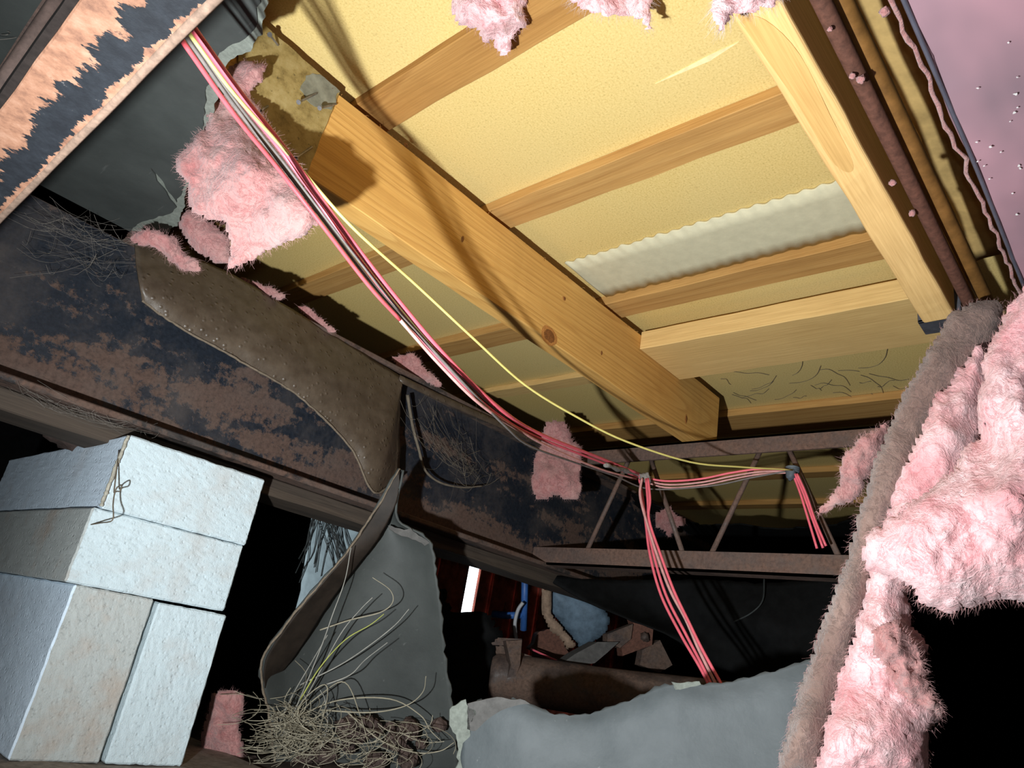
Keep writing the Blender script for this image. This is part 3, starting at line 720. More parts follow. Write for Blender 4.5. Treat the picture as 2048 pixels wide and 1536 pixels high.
# slate board across the bottom, nearest torn edge
B3 = thing('belly_board', atd(1250, 1536, 1.27), 'blue-grey torn belly board across the bottom with scalloped top edge', 'belly board', 'belly board pieces')
tp = [(925, 1412), (985, 1398), (1040, 1402), (1100, 1425), (1180, 1424), (1260, 1398), (1340, 1368), (1430, 1366), (1520, 1348), (1600, 1325), (1700, 1290)]
rows = []
for f_, dz in ((0, 0.02), (0.15, 0.0), (0.5, -0.03), (1.0, -0.08)):
    rows.append([atd(x+(-6*f_ if i == 0 else 0), y+(1640-y)*f_, 1.34+dz-0.15*i/10) for i, (x, y) in enumerate(tp)])
obj('sheet', sheet(rows, 8, 8, 0.004, 0.004, 0.0025, 12, 'tl'), 'belly_slate', B3, True)
rg = [(900, 1420), (930, 1400), (948, 1420), (940, 1470), (944, 1560), (915, 1560), (912, 1470), (896, 1450)]
obj('torn_core', plate(jag([atd(x, y, 1.325) for x, y in rg], 0.005, 0.005, 3), (0.003, 0.004, 0)), 'belly_core', B3)
pg = [(935, 1405), (985, 1394), (1040, 1398), (1085, 1420), (1060, 1440), (1030, 1462), (980, 1470), (935, 1458)]
obj('peeled_layer', plate(jag([atd(x, y, 1.325) for x, y in pg], 0.003, 0.006, 5), (0.002, 0.003, 0)), 'belly_grey', B3)
pg = [(1345, 1364), (1400, 1362), (1405, 1374), (1350, 1380)]
obj('torn_core', plate(jag([atd(x, y, 1.26) for x, y in pg], 0.003, 0.005, 5), (0.002, 0.003, 0)), 'belly_core', B3)

# ================================================================ CONCRETE PIER
BX, BY = 0.496, 1.548
def block(name, a, b, mat, label, rz=0.0, tilt=0.0, sides=None):
    c = ((a[0]+b[0])/2, (a[1]+b[1])/2, a[2]); n = 10
    bm = bmesh.new(); bmesh.ops.create_cube(bm, size=1.0)
    d = [(b[i]-a[i])*S for i in range(3)]
    for v in bm.verts: v.co = Vector((v.co.x*d[0], v.co.y*d[1], (v.co.z+0.5)*d[2]))
    bmesh.ops.bevel(bm, geom=bm.edges[:], offset=0.0025, segments=1, affect='EDGES')
    bmesh.ops.subdivide_edges(bm, edges=[e for e in bm.edges if e.calc_length() > 0.03], cuts=22, use_grid_fill=True)
    for v in bm.verts:
        q = v.co*55+Vector((a[0]*9+a[2]*31, 0, 0)); v.co += Vector((noise.noise(q), noise.noise(q+Vector((7, 0, 0))), noise.noise(q+Vector((0, 7, 0)))))*0.0008
        q = q*3.1; v.co += Vector((noise.noise(q), noise.noise(q+Vector((7, 0, 0))), noise.noise(q+Vector((0, 7, 0)))))*0.0009
    me = bpy.data.meshes.new(name); bm.to_mesh(me); bm.free()
    for m in mat: me.materials.append(MATS[m])
    if len(mat) > 1:
        for p in me.polygons:
            if p.center.x < -d[0]/2+0.0022: p.material_index = 1
    o = bpy.data.objects.new(name, me); COL.objects.link(o); o.location = W(c); o.rotation_euler = (tilt, 0, rz)
    return tag(o, label, 'concrete block', 'concrete blocks of the pier')
z0, z1, z2, z3 = -0.286, 0.014, 0.158, 0.312
block('concrete_block', (BX, BY, z2+0.0015), (BX+0.315, BY+0.86, z3), ['block_white', 'block_side_lit'], 'white concrete block on top of the pier, directly under the beam')
block('concrete_block', (BX-0.014, BY+0.004, z1+0.0015), (BX+0.313, BY+0.86, z2), ['block_white', 'block_grey'], 'white concrete block, second from the top, its left face grey with dust')
block('concrete_block', (BX+0.006, BY+0.006, z0), (BX+0.160, BY+0.86, z1), ['block_grey', 'block_side_lit'], 'left upright concrete block at the pier base, rust-stained and rough')
block('concrete_block', (BX+0.170, BY+0.004, z0), (BX+0.322, BY+0.50, z1-0.004), ['block_white'], 'right upright concrete block at the pier base, next to the pink scrap')
o = bevel(obj('footing_pad', board((0.30, 1.40, -0.352), (1.02, 2.5, z0-0.0015), 0, 24, 0.006, 4), 'pad_concrete'), 0.004, 2)
tag(o, 'dusty concrete footing pad under the block pier', 'footing')
# mortar seam and root tendril at the corner of the top block
cz = [W((BX-0.003, BY-0.003, z)) for z in np.linspace(z2+0.004, z3-0.004, 12)]
MR = obj('mortar_seam', tube([p+Vector((0.0015*noise.noise(p*90), 0.0015*noise.noise(p*110), 0)) for p in crom(cz, 4)], lambda t: 0.0028+0.002*noise.noise((t*30, 4, 0)), 6), 'mortar', smooth=True)
tag(MR, 'crumbling mortar seam down the corner of the top block', 'mortar')
tp_ = [(238, 900), (232, 950), (228, 985), (234, 975), (243, 970), (240, 982), (230, 985), (226, 1010), (225, 1040), (200, 1046), (170, 1052), (155, 1062)]
tag(obj('root_tendril', tube(crom([atx(x, y, BX-0.006) for x, y in tp_], 4), 0.0010, 5), 'webdust', smooth=True), 'thin curled root tendril on the face of the white blocks', 'root')
for i, pts in enumerate(([(20, 1345), (60, 1355), (72, 1372)], [(0, 1330), (15, 1330)], [(290, 905), (310, 920), (330, 940)], [(45, 1250), (35, 1290), (50, 1330)])):
    pass

# ================================================================ PINK INSULATION
# big batt hanging at right
wool_thing('insulation_batt', 'long hanging insulation batt with grey dusty left face, lower right', [
    ('dusty_face', 'wool_dusty', dict(poly=[(1905, 622), (1950, 602), (2000, 600), (2010, 640), (1985, 700), (1950, 750), (1885, 855), (1835, 965), (1785, 1055), (1755, 1150), (1715, 1270), (1690, 1380), (1662, 1460), (1642, 1560), (1545, 1560), (1582, 1430), (1612, 1330), (1655, 1215), (1692, 1115), (1718, 1015), (1748, 920), (1802, 795), (1860, 690)],
        dep=[(1950, 620, 1.27), (1850, 780, 1.22), (1740, 1000, 1.15), (1660, 1250, 1.08), (1590, 1530, 1.0)], thick=0.05, step=7, rag=5, soft=30, lump=0.006, seed=1.0, back=1.4)),
    ('pink_core', 'wool_bright', dict(poly=[(1960, 690), (1985, 760), (1960, 900), (1900, 1020), (1830, 1130), (1812, 1190), (1822, 1240), (1858, 1290), (1850, 1350), (1888, 1432), (1862, 1470), (1850, 1560), (1618, 1560), (1655, 1440), (1685, 1330), (1722, 1200), (1750, 1090), (1792, 960), (1852, 830), (1915, 735)],
        dep=[(1960, 720, 1.20), (1850, 950, 1.135), (1780, 1150, 1.085), (1740, 1300, 1.035), (1720, 1530, 0.955)], thick=0.055, step=7, rag=9, soft=40, lump=0.011, seed=2.0, back=0.8))],
    fr=350, fs=170, group='hanging insulation batts')
wool_thing('insulation_batt', 'bright pink insulation batt bulging from the right edge of the view', [
    ('pink_core', 'wool_bright', dict(poly=[(2120, 520), (2048, 572), (2000, 640), (1968, 720), (1952, 820), (1960, 880), (1925, 900), (1880, 960), (1800, 1015), (1735, 1070), (1715, 1110), (1735, 1140), (1790, 1165), (1822, 1185), (1850, 1215), (1900, 1222), (1990, 1200), (2060, 1205), (2130, 1180)],
        dep=[(2040, 620, 1.05), (1960, 900, 1.0), (1750, 1110, 0.97), (1880, 1150, 0.93), (2040, 1000, 0.90)], thick=0.075, step=7, rag=9, soft=60, lump=0.012, seed=3.4, back=0.5))],
    fr=350, fs=170, group='hanging insulation batts')
wool_thing('insulation_scrap', 'brown-pink torn wool curl drooping down the dusty batt, bottom right', [
    ('wool', 'wool_pink', dict(poly=[(1740, 1255), (1800, 1240), (1830, 1290), (1858, 1350), (1895, 1440), (1850, 1420), (1800, 1390), (1770, 1340), (1745, 1310)],
        dep=[(1800, 1300, 0.99), (1850, 1420, 0.97)], thick=0.02, step=6, rag=9, soft=20, lump=0.03, seed=6.1))], fr=120, fs=100)
wool_thing('insulation_scrap', 'pointed pink wool tongue hanging left of the dusty batt', [
    ('wool', 'wool_pink', dict(poly=[(1770, 845), (1720, 875), (1685, 905), (1680, 960), (1655, 1000), (1628, 1030), (1665, 1022), (1710, 1000), (1735, 960), (1770, 900)],
        dep=[(1720, 920, 1.24), (1640, 1020, 1.27)], thick=0.02, step=5, rag=7, soft=18, lump=0.02, seed=7.7))], fr=90, fs=60)
# left tuft behind the wires
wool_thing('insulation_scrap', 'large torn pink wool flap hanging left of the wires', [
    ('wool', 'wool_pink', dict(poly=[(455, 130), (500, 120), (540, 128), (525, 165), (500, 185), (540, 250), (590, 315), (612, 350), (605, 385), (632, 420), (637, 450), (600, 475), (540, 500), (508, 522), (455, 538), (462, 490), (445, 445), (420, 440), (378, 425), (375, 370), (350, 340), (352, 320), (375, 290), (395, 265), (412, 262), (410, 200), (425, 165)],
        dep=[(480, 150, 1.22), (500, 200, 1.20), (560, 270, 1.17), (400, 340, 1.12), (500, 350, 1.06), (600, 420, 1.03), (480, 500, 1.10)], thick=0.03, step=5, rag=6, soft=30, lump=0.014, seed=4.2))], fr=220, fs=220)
wool_thing('insulation_scrap', 'small pink wool wisp caught on the beam end of the brown strip', [
    ('wool', 'wool_pink', dict(poly=[(258, 478), (290, 455), (322, 458), (355, 478), (362, 500), (395, 520), (400, 540), (370, 545), (335, 515), (310, 495), (275, 490)],
        dep=[(270, 480, 1.42), (390, 530, 1.46)], thick=0.012, step=4, rag=6, soft=14, lump=0.016, seed=5.5))], fr=90, fs=50)
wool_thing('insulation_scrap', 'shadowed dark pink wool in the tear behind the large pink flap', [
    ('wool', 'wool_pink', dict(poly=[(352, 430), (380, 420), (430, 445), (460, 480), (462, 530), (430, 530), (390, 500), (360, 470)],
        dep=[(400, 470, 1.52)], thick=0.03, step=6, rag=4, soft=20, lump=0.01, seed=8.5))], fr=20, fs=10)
# tufts along the beam top
for i, (pl, lb, zz) in enumerate((
        ([(470, 548), (495, 556), (540, 572), (575, 592), (560, 600), (520, 585), (480, 565)], 'thin pink wool tuft on the beam top nearest the large flap', 0),
        ([(585, 610), (610, 612), (650, 640), (680, 665), (655, 662), (610, 640)], 'thin pink wool tuft on the beam top, middle of the row', 0),
        ([(775, 715), (800, 710), (830, 702), (845, 730), (888, 768), (880, 776), (840, 760), (800, 742)], 'two-lobed pink wool tuft on the beam top near the strip end', 0))):
    c = np.mean(np.array(pl), 0); d = (uy(c[0], c[1], 1.62) @ AX[:, 2])
    wool_thing('insulation_scrap', lb, [('wool', 'wool_pink', dict(poly=pl, dep=[(c[0], c[1], d)], thick=0.012, step=4, rag=6, soft=10, lump=0.016, seed=10+i))], fr=50, fs=20)
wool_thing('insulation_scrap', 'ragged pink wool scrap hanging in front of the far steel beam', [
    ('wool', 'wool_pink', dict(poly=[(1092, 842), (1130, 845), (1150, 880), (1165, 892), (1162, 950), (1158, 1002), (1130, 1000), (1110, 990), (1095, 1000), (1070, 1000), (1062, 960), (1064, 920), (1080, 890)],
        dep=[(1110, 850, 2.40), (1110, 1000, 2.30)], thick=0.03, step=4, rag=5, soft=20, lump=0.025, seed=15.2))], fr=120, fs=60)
wool_thing('insulation_scrap', 'dim pink wool scrap behind the far truss rods', [
    ('wool', 'wool_pink', dict(poly=[(1310, 1025), (1340, 1015), (1355, 1030), (1375, 1035), (1370, 1050), (1350, 1055), (1340, 1080), (1325, 1060), (1312, 1055)],
        dep=[(1340, 1040, 2.86)], thick=0.02, step=4, rag=5, soft=14, lump=0.02, seed=16.2))], fr=40, fs=10)
wool_thing('insulation_scrap', 'standing pink wool scrap at the foot of the block pier', [
    ('wool', 'wool_pink', dict(poly=[(425, 1385), (450, 1378), (485, 1388), (488, 1420), (475, 1450), (488, 1490), (492, 1530), (400, 1530), (405, 1470), (412, 1420)],
        dep=[(450, 1450, 1.72)], thick=0.04, step=5, rag=5, soft=22, lump=0.02, seed=18.2))], fr=60, fs=60)
# tufts dangling from the subfloor at the top of the view
wool_thing('insulation_scrap', 'pink wool tuft with ragged drips dangling at the top centre', [
    ('wool', 'wool_bright', dict(poly=[(880, -230), (1080, -230), (1055, -60), (1050, 10), (1055, 50), (1030, 70), (1020, 105), (1000, 115), (985, 80), (970, 100), (960, 80), (955, 55), (915, 55), (895, 35), (905, -20)],
        dep=[(970, 0, 1.13), (970, 100, 1.19), (970, -230, 0.97)], thick=0.03, step=6, rag=10, soft=25, lump=0.03, seed=21.0))], fr=160, fs=120, group='wool tufts dangling at the top')
wool_thing('insulation_scrap', 'pale thin wool veil dangling at the top, middle of three tufts', [
    ('wool', 'wool_bright', dict(poly=[(1110, -220), (1320, -220), (1310, -30), (1300, 25), (1302, 72), (1280, 40), (1240, 38), (1200, 30), (1160, 22), (1120, -15)],
        dep=[(1200, 0, 1.05), (1280, 60, 1.08), (1200, -220, 0.95)], thick=0.016, step=6, rag=9, soft=25, lump=0.02, seed=23.0))], fr=200, fs=80, ln=0.016, group='wool tufts dangling at the top', fm='fiber_pale')
wool_thing('insulation_scrap', 'pale thin wool veil hugging the top of the pale joist', [
    ('wool', 'wool_bright', dict(poly=[(1400, -220), (1600, -220), (1570, -20), (1550, 15), (1500, 22), (1470, 34), (1440, 60), (1425, 45), (1430, 0)],
        dep=[(1500, 0, 0.80), (1500, -220, 0.72)], thick=0.016, step=6, rag=8, soft=25, lump=0.02, seed=25.0))], fr=200, fs=80, ln=0.014, group='wool tufts dangling at the top', fm='fiber_pale')

# ================================================================ WIRES
XP = [(350, .115), (381, .14), (467, .211), (531, .274), (664, .40), (751, .499), (843, .611), (940, .74), (1000, .87), (1080, 1.12), (1200, 1.50), (1280, 1.79), (1420, 1.84), (1600, 1.885)]
YP = [(350, .115), (390, .15), (470, .215), (580, .32), (700, .43), (830, .60), (950, .77), (1150, 1.12), (1380, 1.52), (1600, 1.885)]
def wire(name, mat, pts, r, label, tab=XP, off=0.0, cat='cable', grp='loose wires strung under the floor', start=True):
    P = []
    for x, y in pts:
        d = np.interp(x, [t[0] for t in tab], [t[1] for t in tab])+off; P.append(atx(x, y, d))
    if start:
        d = (P[0]-P[1]); P = [P[0]+d*1.6+Vector((0, 0, -0.02)), P[0]+d*0.8]+P
    Q = crom(P, 6); o = obj(name, tube(Q, r, 7), mat, smooth=True)
    return tag(o, label, cat, grp)
wire('pink_wire', 'wire_pink', [(398, 72), (480, 186), (560, 286), (640, 396), (700, 478), (800, 606), (900, 722), (1000, 818), (1080, 868), (1200, 916), (1278, 948)], 0.0031, 'thick glossy pink wire, uppermost of the long bundle')
wire('pink_wire', 'wire_pink', [(391, 78), (474, 192), (556, 294), (634, 400), (692, 484), (790, 612), (888, 728), (990, 826), (1078, 876), (1196, 922), (1274, 954)], 0.0024, 'slim pink wire pressed against the thick uppermost one', off=0.01)
wire('pink_wire', 'wire_red', [(372, 92), (468, 228), (560, 342), (650, 458), (738, 572), (800, 640)], 0.0022, 'red-pink wire, lowest of the bundle, clean stretch over the wool flap')
wire('dusty_wire', 'wire_dusty', [(800, 640), (880, 730), (960, 808), (1040, 862), (1110, 900), (1200, 938), (1272, 958)], 0.0022, 'dust-coated pink wire continuing the lowest red wire to the knot', start=False)
wire('grey_wire', 'wire_grey', [(380, 85), (474, 218), (566, 334), (656, 452), (745, 568), (830, 662), (930, 770), (1010, 852), (1060, 892), (1150, 925), (1230, 952), (1300, 978), (1420, 972), (1500, 956), (1575, 942)], 0.0018, 'thin grey wire sagging lowest past the knot to the truss')
wire('grey_wire', 'wire_grey', [(384, 82), (480, 214), (574, 334), (662, 450), (750, 562), (850, 680), (960, 790), (1040, 862)], 0.0014, 'thin dark wire twisted with the lowest red wire', off=0.008)
wire('yellow_wire', 'wire_yellow', [(388, 80), (470, 190), (580, 312), (700, 450), (830, 568), (950, 680), (1050, 770), (1150, 832), (1250, 882), (1380, 924), (1480, 934), (1585, 940)], 0.0018, 'single thin yellow wire running free above the pink wires', tab=YP)
for i, (dx, dy, lb, mm, rr) in enumerate(((0, 0, 'pink wire from knot to truss tie, upper strand', 'wire_pink', .0024), (0, 7, 'dusty pink wire from knot to truss tie, middle strand', 'wire_dusty', .0022), (0, 13, 'dusty pink wire from knot to truss tie, lower strand', 'wire_dusty', .0020))):
    wire('cross_wire', mm, [(1278, 952+dy*.5), (1330, 962+dy), (1400, 958+dy), (1460, 946+dy), (1520, 938+dy*.8), (1582, 940+dy*.4)], rr, lb, off=0.01*i, start=False)
hang = [([(1278, 955), (1286, 1000), (1292, 1050), (1300, 1110), (1322, 1190), (1362, 1270), (1400, 1335), (1425, 1385)], 'wire_pink', 'pink drop wire hanging from the knot, leftmost strand'),
        ([(1292, 958), (1296, 1010), (1296, 1050), (1308, 1112), (1332, 1190), (1370, 1265), (1404, 1330), (1430, 1385)], 'wire_pink', 'pink drop wire hanging from the knot, second strand'),
        ([(1284, 957), (1280, 990), (1292, 1040), (1314, 1110), (1340, 1180), (1372, 1240), (1398, 1300), (1440, 1385)], 'wire_dusty', 'dusty drop wire hanging from the knot, third strand'),
        ([(1296, 957), (1300, 1000), (1298, 1040), (1322, 1112), (1348, 1182), (1378, 1245), (1405, 1300), (1452, 1385)], 'wire_pink', 'pink drop wire hanging from the knot, rightmost strand')]
for i, (pts, mm, lb) in enumerate(hang):
    P = [atx(x, y, 1.80-0.02*i-0.10*j/7) for j, (x, y) in enumerate(pts)]
    tag(obj('drop_wire', tube(crom(P, 6), 0.0030, 7), mm, smooth=True), lb, 'cable', 'drop wires hanging from the knot')
for i, (pts, lb) in enumerate((([(1586, 948), (1600, 985), (1614, 1030), (1634, 1097)], 'short red wire end dangling from the truss tie, left strand'), ([(1590, 948), (1606, 985), (1624, 1035), (1646, 1096)], 'short red wire end dangling from the truss tie, middle strand'), ([(1594, 948), (1612, 988), (1630, 1040), (1652, 1092)], 'short red wire end dangling from the truss tie, right strand'))):
    P = [atx(x, y, 1.875-0.01*i) for x, y in pts]
    tag(obj('dangling_wire', tube(crom(P, 6), 0.0025, 7), 'wire_pink', smooth=True), lb, 'cable', 'short ends dangling from the truss tie')
# dusty knot, tie
kn = join(tube([p+Vector((0, 0, 0.004*noise.noise(p*70))) for p in crom([atx(1210, 930, 1.52), atx(1245, 940, 1.66), atx(1275, 950, 1.79), atx(1300, 962, 1.79)], 6)], lambda t: 0.004+0.005*t+0.003*noise.noise((t*14, 0, 0)), 8), lump(atx(1290, 955, 1.79), 0.013, 3, 0.9, 8))
tag(obj('dust_knot', kn, 'dust_lump', smooth=True), 'grey dust-caked knot where the pink wires turn down', 'knot')
kn = join(*[tube(crom([atx(1585, 940, 1.88)+Vector((0.012*math.cos(a), 0.012*math.sin(a), -0.004+0.004*q)) for a in np.linspace(0, 6.6, 10)], 3), 0.0028, 6) for q in range(3)], lump(atx(1582, 948, 1.87), 0.010, 9, 1.3, 7))
tag(obj('cable_tie', kn, 'tie_grey', smooth=True), 'dark grey tie binding wires to a truss rod', 'cable tie')
P = [atd(x, y, d) for x, y, d in ((1062, 1298, 2.75), (1110, 1320, 2.65), (1160, 1343, 2.5), (1225, 1360, 2.4))]
tag(obj('red_wire', tube(crom(P, 6), 0.003, 6), 'wire_pink', smooth=True), 'thin red wire lying over the rusty tube in the background', 'cable')

# ================================================================ BACKGROUND UNDER THE BEAM
AXL = thing('axle_tube', atd(1200, 1420, 2.35), 'thick rusty axle tube behind the slate board', 'axle')
P = [atd(x, y, d) for x, y, d in ((985, 1352, 2.50), (1060, 1362, 2.48), (1200, 1384, 2.42), (1400, 1408, 2.32), (1560, 1430, 2.2))]
obj('tube', tube(crom(P, 6), 0.060, 20), 'bracket_steel', AXL, True)
obj('hanger_leg', plate([atd(x, y, 2.42) for x, y in ((1012, 1282), (1044, 1280), (1040, 1330), (1020, 1385), (1005, 1385), (1022, 1330))], (0.02, 0.03, 0)), 'bracket_steel', AXL)
obj('hanger_plate', plate([atd(x, y, 2.46) for x, y in ((975, 1274), (1044, 1278), (1044, 1292), (985, 1290))], (0.06, 0.06, 0)), 'bracket_steel', AXL)
obj('side_arm', plate([atd(x, y, d) for x, y, d in ((985, 1285, 2.5), (1090, 1322, 2.52), (1090, 1346, 2.52), (1000, 1345, 2.5))], (0.02, 0.03, 0)), 'bracket_steel', AXL)
sp = thing('leaf_spring', atd(1160, 1340, 2.55), 'grey flat steel spring leaf tilted above the axle tube', 'spring')
a = [(1105, 1340), (1150, 1308), (1195, 1284), (1238, 1284), (1215, 1305), (1190, 1326), (1160, 1332)]
obj('upper_leaf', plate([atd(x, y, 2.56) for x, y in a], (0.03, 0.05, 0)), 'belly_grey', sp)
obj('lower_leaf', plate([atd(x, y, 2.58) for x, y in ((1092, 1340), (1140, 1318), (1165, 1332), (1140, 1342), (1095, 1346))], (0.03, 0.05, 0)), 'bracket_steel', sp)
sb = thing('shackle_bracket', atd(1270, 1310, 2.6), 'rust-red steel bracket with bolt below the beam', 'bracket')
obj('plate', plate([atd(x, y, 2.62) for x, y in ((1262, 1232), (1308, 1240), (1304, 1290), (1245, 1312), (1240, 1268), (1268, 1250))], (0.02, 0.03, 0)), 'pipe_rust', sb)
obj('side_plate', plate([atd(x, y, 2.60) for x, y in ((1215, 1268), (1266, 1248), (1262, 1278), (1240, 1296), (1215, 1284))], (0.02, 0.03, 0)), 'bracket_steel', sb)
obj('bolt', lump(atd(1290, 1274, 2.6), 0.012, 2, 1, 6), 'bracket_steel', sb, True)
obj('strut', plate([atd(x, y, 2.66) for x, y in ((1285, 1300), (1320, 1280), (1345, 1330), (1320, 1345), (1280, 1330))], (0.02, 0.03, 0)), 'bracket_steel', sb)
pl = [(1098, 1182), (1112, 1174), (1160, 1186), (1208, 1212), (1222, 1240), (1212, 1268), (1180, 1290), (1160, 1298), (1140, 1270), (1120, 1248), (1100, 1226)]
tag(obj('blue_tank', wool_lump(poly=pl, dep=[(1150, 1240, 2.95)], thick=0.05, step=4, rag=0.5, soft=18, lump=0.003, seed=31)[0], 'tank_blue', smooth=True), 'rounded blue-grey panel beyond the beam in the background', 'panel')
tag(obj('tan_foam', wool_lump(poly=[(1085, 1178), (1104, 1180), (1100, 1225), (1125, 1255), (1150, 1290), (1135, 1300), (1118, 1272), (1100, 1265), (1085, 1230)], dep=[(1110, 1240, 2.88)], thick=0.03, step=4, rag=4, soft=14, lump=0.02, seed=33)[0], 'foam_tan', smooth=True), 'tan crumbling foam along the blue-grey panel edge', 'foam')
bp = thing('blue_pipe', atd(1048, 1250, 3.0), 'bright blue pipe with a side branch in the background', 'pipe')
obj('upright', tube([atd(1050, 1130, 3.0), atd(1049, 1200, 3.0), atd(1047, 1260, 3.0)], 0.011, 10), 'paint_blue', bp, True)
obj('branch', tube([atd(1048, 1230, 3.0), atd(1015, 1231, 3.0), atd(985, 1228, 3.02)], 0.011, 10), 'paint_blue', bp, True)
P = [atd(x, y, 2.9) for x, y in ((1046, 1205), (1036, 1220), (1030, 1245), (1031, 1270), (1034, 1284))]
tag(obj('white_cable', tube(crom(P, 5), 0.006, 6), 'cable_white', smooth=True), 'pale curved cable beside the blue pipe', 'cable')
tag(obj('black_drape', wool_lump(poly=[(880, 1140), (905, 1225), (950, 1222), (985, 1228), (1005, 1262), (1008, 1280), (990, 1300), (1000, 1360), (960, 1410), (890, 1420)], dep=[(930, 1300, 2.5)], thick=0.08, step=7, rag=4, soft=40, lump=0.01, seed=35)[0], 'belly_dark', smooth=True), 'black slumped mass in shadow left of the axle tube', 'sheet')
tag(obj('debris_slab', plate(jag([atd(x, y, 2.9) for x, y in ((1060, 1296), (1080, 1262), (1110, 1258), (1135, 1300), (1140, 1318), (1090, 1320))], 0.006, 0.01, 4), (0.04, 0.05, 0)), 'pipe_rust'), 'rust-brown debris slab below the tan foam', 'debris')
for i, (px, py, r, lb) in enumerate(((1128, 1352, .014, 'small amber lump just above the rusty axle tube'),)):
    tag(obj('amber_lump', lump(atd(px, py, 2.62), r, i*4, 1.2, 7), 'amber', smooth=True), lb, 'lump')
# pale panel with wire mesh behind the hanging board
ip = thing('mesh_panel', aty(660, 1180, 2.15), 'ice-blue panel behind crossed wire mesh, left of hanging board', 'panel')
rows = [[aty(x, y, 2.16) for x, y in r] for r in (((632, 985), (680, 1000), (730, 1015)), ((618, 1080), (670, 1090), (720, 1100)), ((602, 1180), (650, 1190), (700, 1200)), ((545, 1480), (600, 1490), (660, 1500)))]
obj('sheet', sheet(rows, 6, 6, 0.004, 0.005, 0.01, 3), 'panel_ice', ip, True)
rnd = random.Random(12)
for i in range(26):
    x0 = rnd.uniform(625, 690); y0 = rnd.uniform(995, 1050); s = rnd.choice((-1, 1))
    P = [aty(x0+s*t*rnd.uniform(6, 14)+rnd.uniform(-4, 4), y0+t*rnd.uniform(34, 44), 2.12+0.02*rnd.random()) for t in range(4)]
    obj('mesh_strand', tube(crom(P, 3), 0.0013, 4), 'mesh_wire', ip)

# ================================================================ NEST, STRAW, CLODS, COBWEBS
nc = ud(600, 1470, 1.66)
rnd = random.Random(5)
parts = []
for i in range(230):
    lf = rnd.random() < 0.6
    cx = rnd.gauss(590, 28) if lf else rnd.gauss(720, 85); cy = rnd.gauss(1462, 26) if lf else rnd.gauss(1490, 26)
    dd = rnd.gauss(1.64, 0.02); a = rnd.uniform(-0.6, 0.9) if rnd.random() < .6 else rnd.uniform(0, 6.28); rad = rnd.uniform(22, 90); sw = rnd.uniform(0.8, 3.2)
    P = []
    for t in np.linspace(-.5, .5, 6):
        q_ = a+sw*t
        P.append(atd(cx+rad*(math.cos(q_)-math.cos(a)), min(1560, cy+0.55*rad*(math.sin(q_)-math.sin(a))), dd+0.02*t*rnd.uniform(-1, 1)))
    parts.append(tube(crom(P, 2), 0.0006, 3, False))
tag(obj('straw_nest', join(*parts), 'straw'), 'tangled nest of dry straw at the foot of the hanging board', 'nest', kind='stuff')
stems = [([(560, 1480), (590, 1420), (640, 1300), (665, 1230), (690, 1160), (702, 1095)], 'straw_grey', 'tall upright straw stem, tallest of the clump'),
         ([(570, 1470), (620, 1380), (680, 1270), (720, 1220), (745, 1195)], 'straw_grey', 'straight grey straw stem ending mid-board'),
         ([(600, 1400), (640, 1335), (690, 1280), (740, 1250), (768, 1228)], 'straw_green', 'yellow-green straw stem across the hanging board'),
         ([(640, 1260), (700, 1240), (760, 1225), (785, 1205), (780, 1180), (745, 1155)], 'straw', 'hooked straw stem curling back near the board centre'),
         ([(600, 1370), (680, 1330), (740, 1290), (790, 1250), (818, 1218)], 'straw_grey', 'long straw stem reaching toward the right board edge'),
         ([(650, 1370), (700, 1350), (730, 1320), (775, 1285)], 'straw_grey', 'short straw stem below the long right-reaching one'),
         ([(560, 1460), (640, 1390), (690, 1365), (720, 1430), (740, 1500)], 'straw', 'bent straw stem folded sharply downward'),
         ([(600, 1430), (680, 1400), (780, 1398), (840, 1430), (860, 1460), (882, 1482)], 'straw', 'straw stem arching over to the lower right'),
         ([(640, 1420), (740, 1425), (810, 1412), (845, 1385), (852, 1352)], 'straw', 'straw stem curling up at its right tip'),
         ([(690, 1420), (760, 1480), (830, 1505), (880, 1502), (908, 1485)], 'straw', 'low straw stem sweeping to the torn board core'),
         ([(480, 1496), (560, 1490), (620, 1450), (650, 1400)], 'straw', 'straw stem lying toward the pink scrap'),
         ([(560, 1500), (600, 1410), (645, 1370), (655, 1390), (640, 1460)], 'straw', 'looped straw stem above the nest'),
         ([(640, 1500), (655, 1450), (650, 1400), (640, 1380)], 'straw_grey', 'short upright straw stem inside the nest'),
         ([(545, 1480), (580, 1400), (620, 1330), (655, 1270)], 'straw_grey', 'thin straw stem beside the tallest one')]
for i, (pts, mm, lb) in enumerate(stems):
    n = len(pts); P = [atd(x, y, 1.66+0.015*math.sin(i*2.1)-0.02*(j/n)) for j, (x, y) in enumerate(pts)]
    tag(obj('straw_stem', tube(crom(P, 6), lambda t: 0.0014-0.0007*t, 5), mm, smooth=True), lb, 'straw', 'long straw stems over the hanging board')
rnd = random.Random(9)
for i in range(18):
    px = rnd.uniform(690, 905); py = rnd.uniform(1445, 1540); d = rnd.uniform(1.70, 1.74)
    tag(obj('dirt_clod', lump(atd(px, py, d), rnd.uniform(0.008, 0.022), i*1.7, 0.8, 7), 'clod'), 'dark brown dirt clod heaped under the hanging board', 'clod', 'dirt clods under the hanging board')
for i in range(8):
    px = rnd.uniform(470, 700); py = rnd.uniform(1500, 1550); d = rnd.uniform(1.72, 1.78)
    tag(obj('dirt_clod', lump(atd(px, py, d), rnd.uniform(0.012, 0.03), i*2.7, 0.7, 7), 'clod'), 'dark dirt clod behind the straw nest', 'clod', 'dirt clods behind the nest')
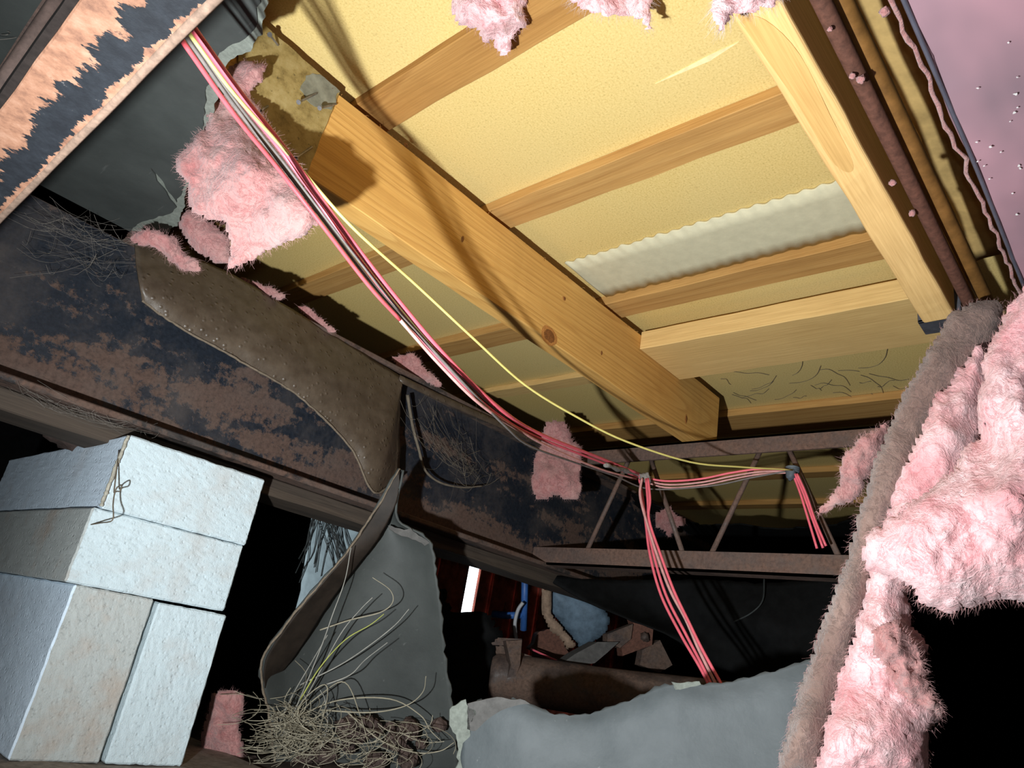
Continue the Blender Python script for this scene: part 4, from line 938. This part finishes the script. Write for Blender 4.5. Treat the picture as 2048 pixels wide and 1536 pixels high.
# cobwebs
def web(name, label, px0, py0, px1, py1, yy, nstr, seed, r=0.0003, sag=14, spread=40, dust='cobweb'):
    rnd = random.Random(seed); parts = []
    for i in range(nstr):
        t0, t1 = rnd.random(), rnd.random()
        ax_ = px0+(px1-px0)*t0+rnd.gauss(0, spread); ay_ = py0+(py1-py0)*t0+rnd.gauss(0, spread*.6)
        bx_ = px0+(px1-px0)*t1+rnd.gauss(0, spread); by_ = py0+(py1-py0)*t1+rnd.gauss(0, spread*.6)
        P = [aty(ax_+(bx_-ax_)*t, ay_+(by_-ay_)*t+sag*math.sin(t*3.14)+rnd.uniform(-5, 5), yy-rnd.uniform(0, 0.03)) for t in (0, .25, .5, .75, 1)]
        parts.append(tube(crom(P, 3), r*rnd.uniform(.6, 1.5), 3, False))
    tag(obj(name, join(*parts), dust), label, 'cobweb', kind='stuff')
web('cobweb', 'dusty cobweb tangle on the beam, far left', 20, 420, 260, 480, 1.585, 45, 1, 0.0002)
web('cobweb', 'cobweb strands along the rusted beam web', 60, 480, 260, 540, 1.64, 36, 2, 0.0002)
web('cobweb', 'cobweb strands under the beam flange, left', 0, 760, 320, 870, 1.62, 40, 3, 0.0002, spread=14)
web('cobweb', 'dusty cobweb mat on the beam right of the brown strip', 830, 800, 960, 960, 1.62, 55, 4, 0.0003, 20, 30, 'webdust')
web('cobweb', 'cobweb strands on the board behind the near truss, top left', 20, 20, 120, 60, 1.2, 40, 8, 0.0003, 10, 40)
#web('cobweb', 'fine cobweb threads under the subfloor beyond the blocking', 1500, 740, 1790, 800, 0.9, 26, 5, 0.00025, 4, 30)
P = [aty(x, y, 1.61) for x, y in ((815, 790), (825, 850), (838, 900), (850, 940), (880, 965), (925, 975), (965, 972))]
tag(obj('dust_rope', tube(crom(P, 8), lambda t: 0.004-0.0022*t+0.001*noise.noise((t*30, 0, 0)), 6), 'webdust', smooth=True), 'thick dusty rope of old web on the beam', 'cobweb')
# torn black scrap on the far left under the beam
tag(obj('grey_rock', lump(aty(150, 872, 1.9), 0.05, 4, 0.5, 10), 'clod', smooth=True), 'grey rounded lump on top of the pier behind the blocks', 'rock')

# dry rootlets clinging to the subfloor beyond the blocking
rnd = random.Random(21); parts = []
for i in range(26):
    x_, y_ = rnd.uniform(1440, 1800), rnd.uniform(735, 800); a = rnd.uniform(-0.7, 0.5); ln = rnd.uniform(20, 90); cu = rnd.uniform(-1, 1)
    P = [atz(x_+ln*t*math.cos(a+cu*t), y_+ln*t*math.sin(a+cu*t)*0.6+rnd.uniform(-3, 3), 0.9955) for t in (0, .25, .5, .75, 1)]
    parts.append(tube(crom(P, 3), 0.0006, 3, False))
tag(obj('rootlets', join(*parts), 'webdust'), 'thin dark rootlets clinging to the subfloor beyond the blocking board', 'roots', kind='stuff')
# frayed threads and drips hanging off the joist edge and battens
parts = []
for i in range(40):
    xx = rnd.uniform(0.3, 1.8); p = W((xx, YA-0.001, ZT-0.012-rnd.uniform(0, 0.004)))
    d = Vector((rnd.uniform(-1, 1), -rnd.uniform(0.2, 1), rnd.uniform(-1, 0.6)))*0.006
    parts.append(tube([p, p+d*0.6, p+d+Vector((0, 0, -0.002))], 0.0003, 3, False))
tag(obj('frayed_splinters', join(*parts), 'batten_honey', JA), kind='stuff')
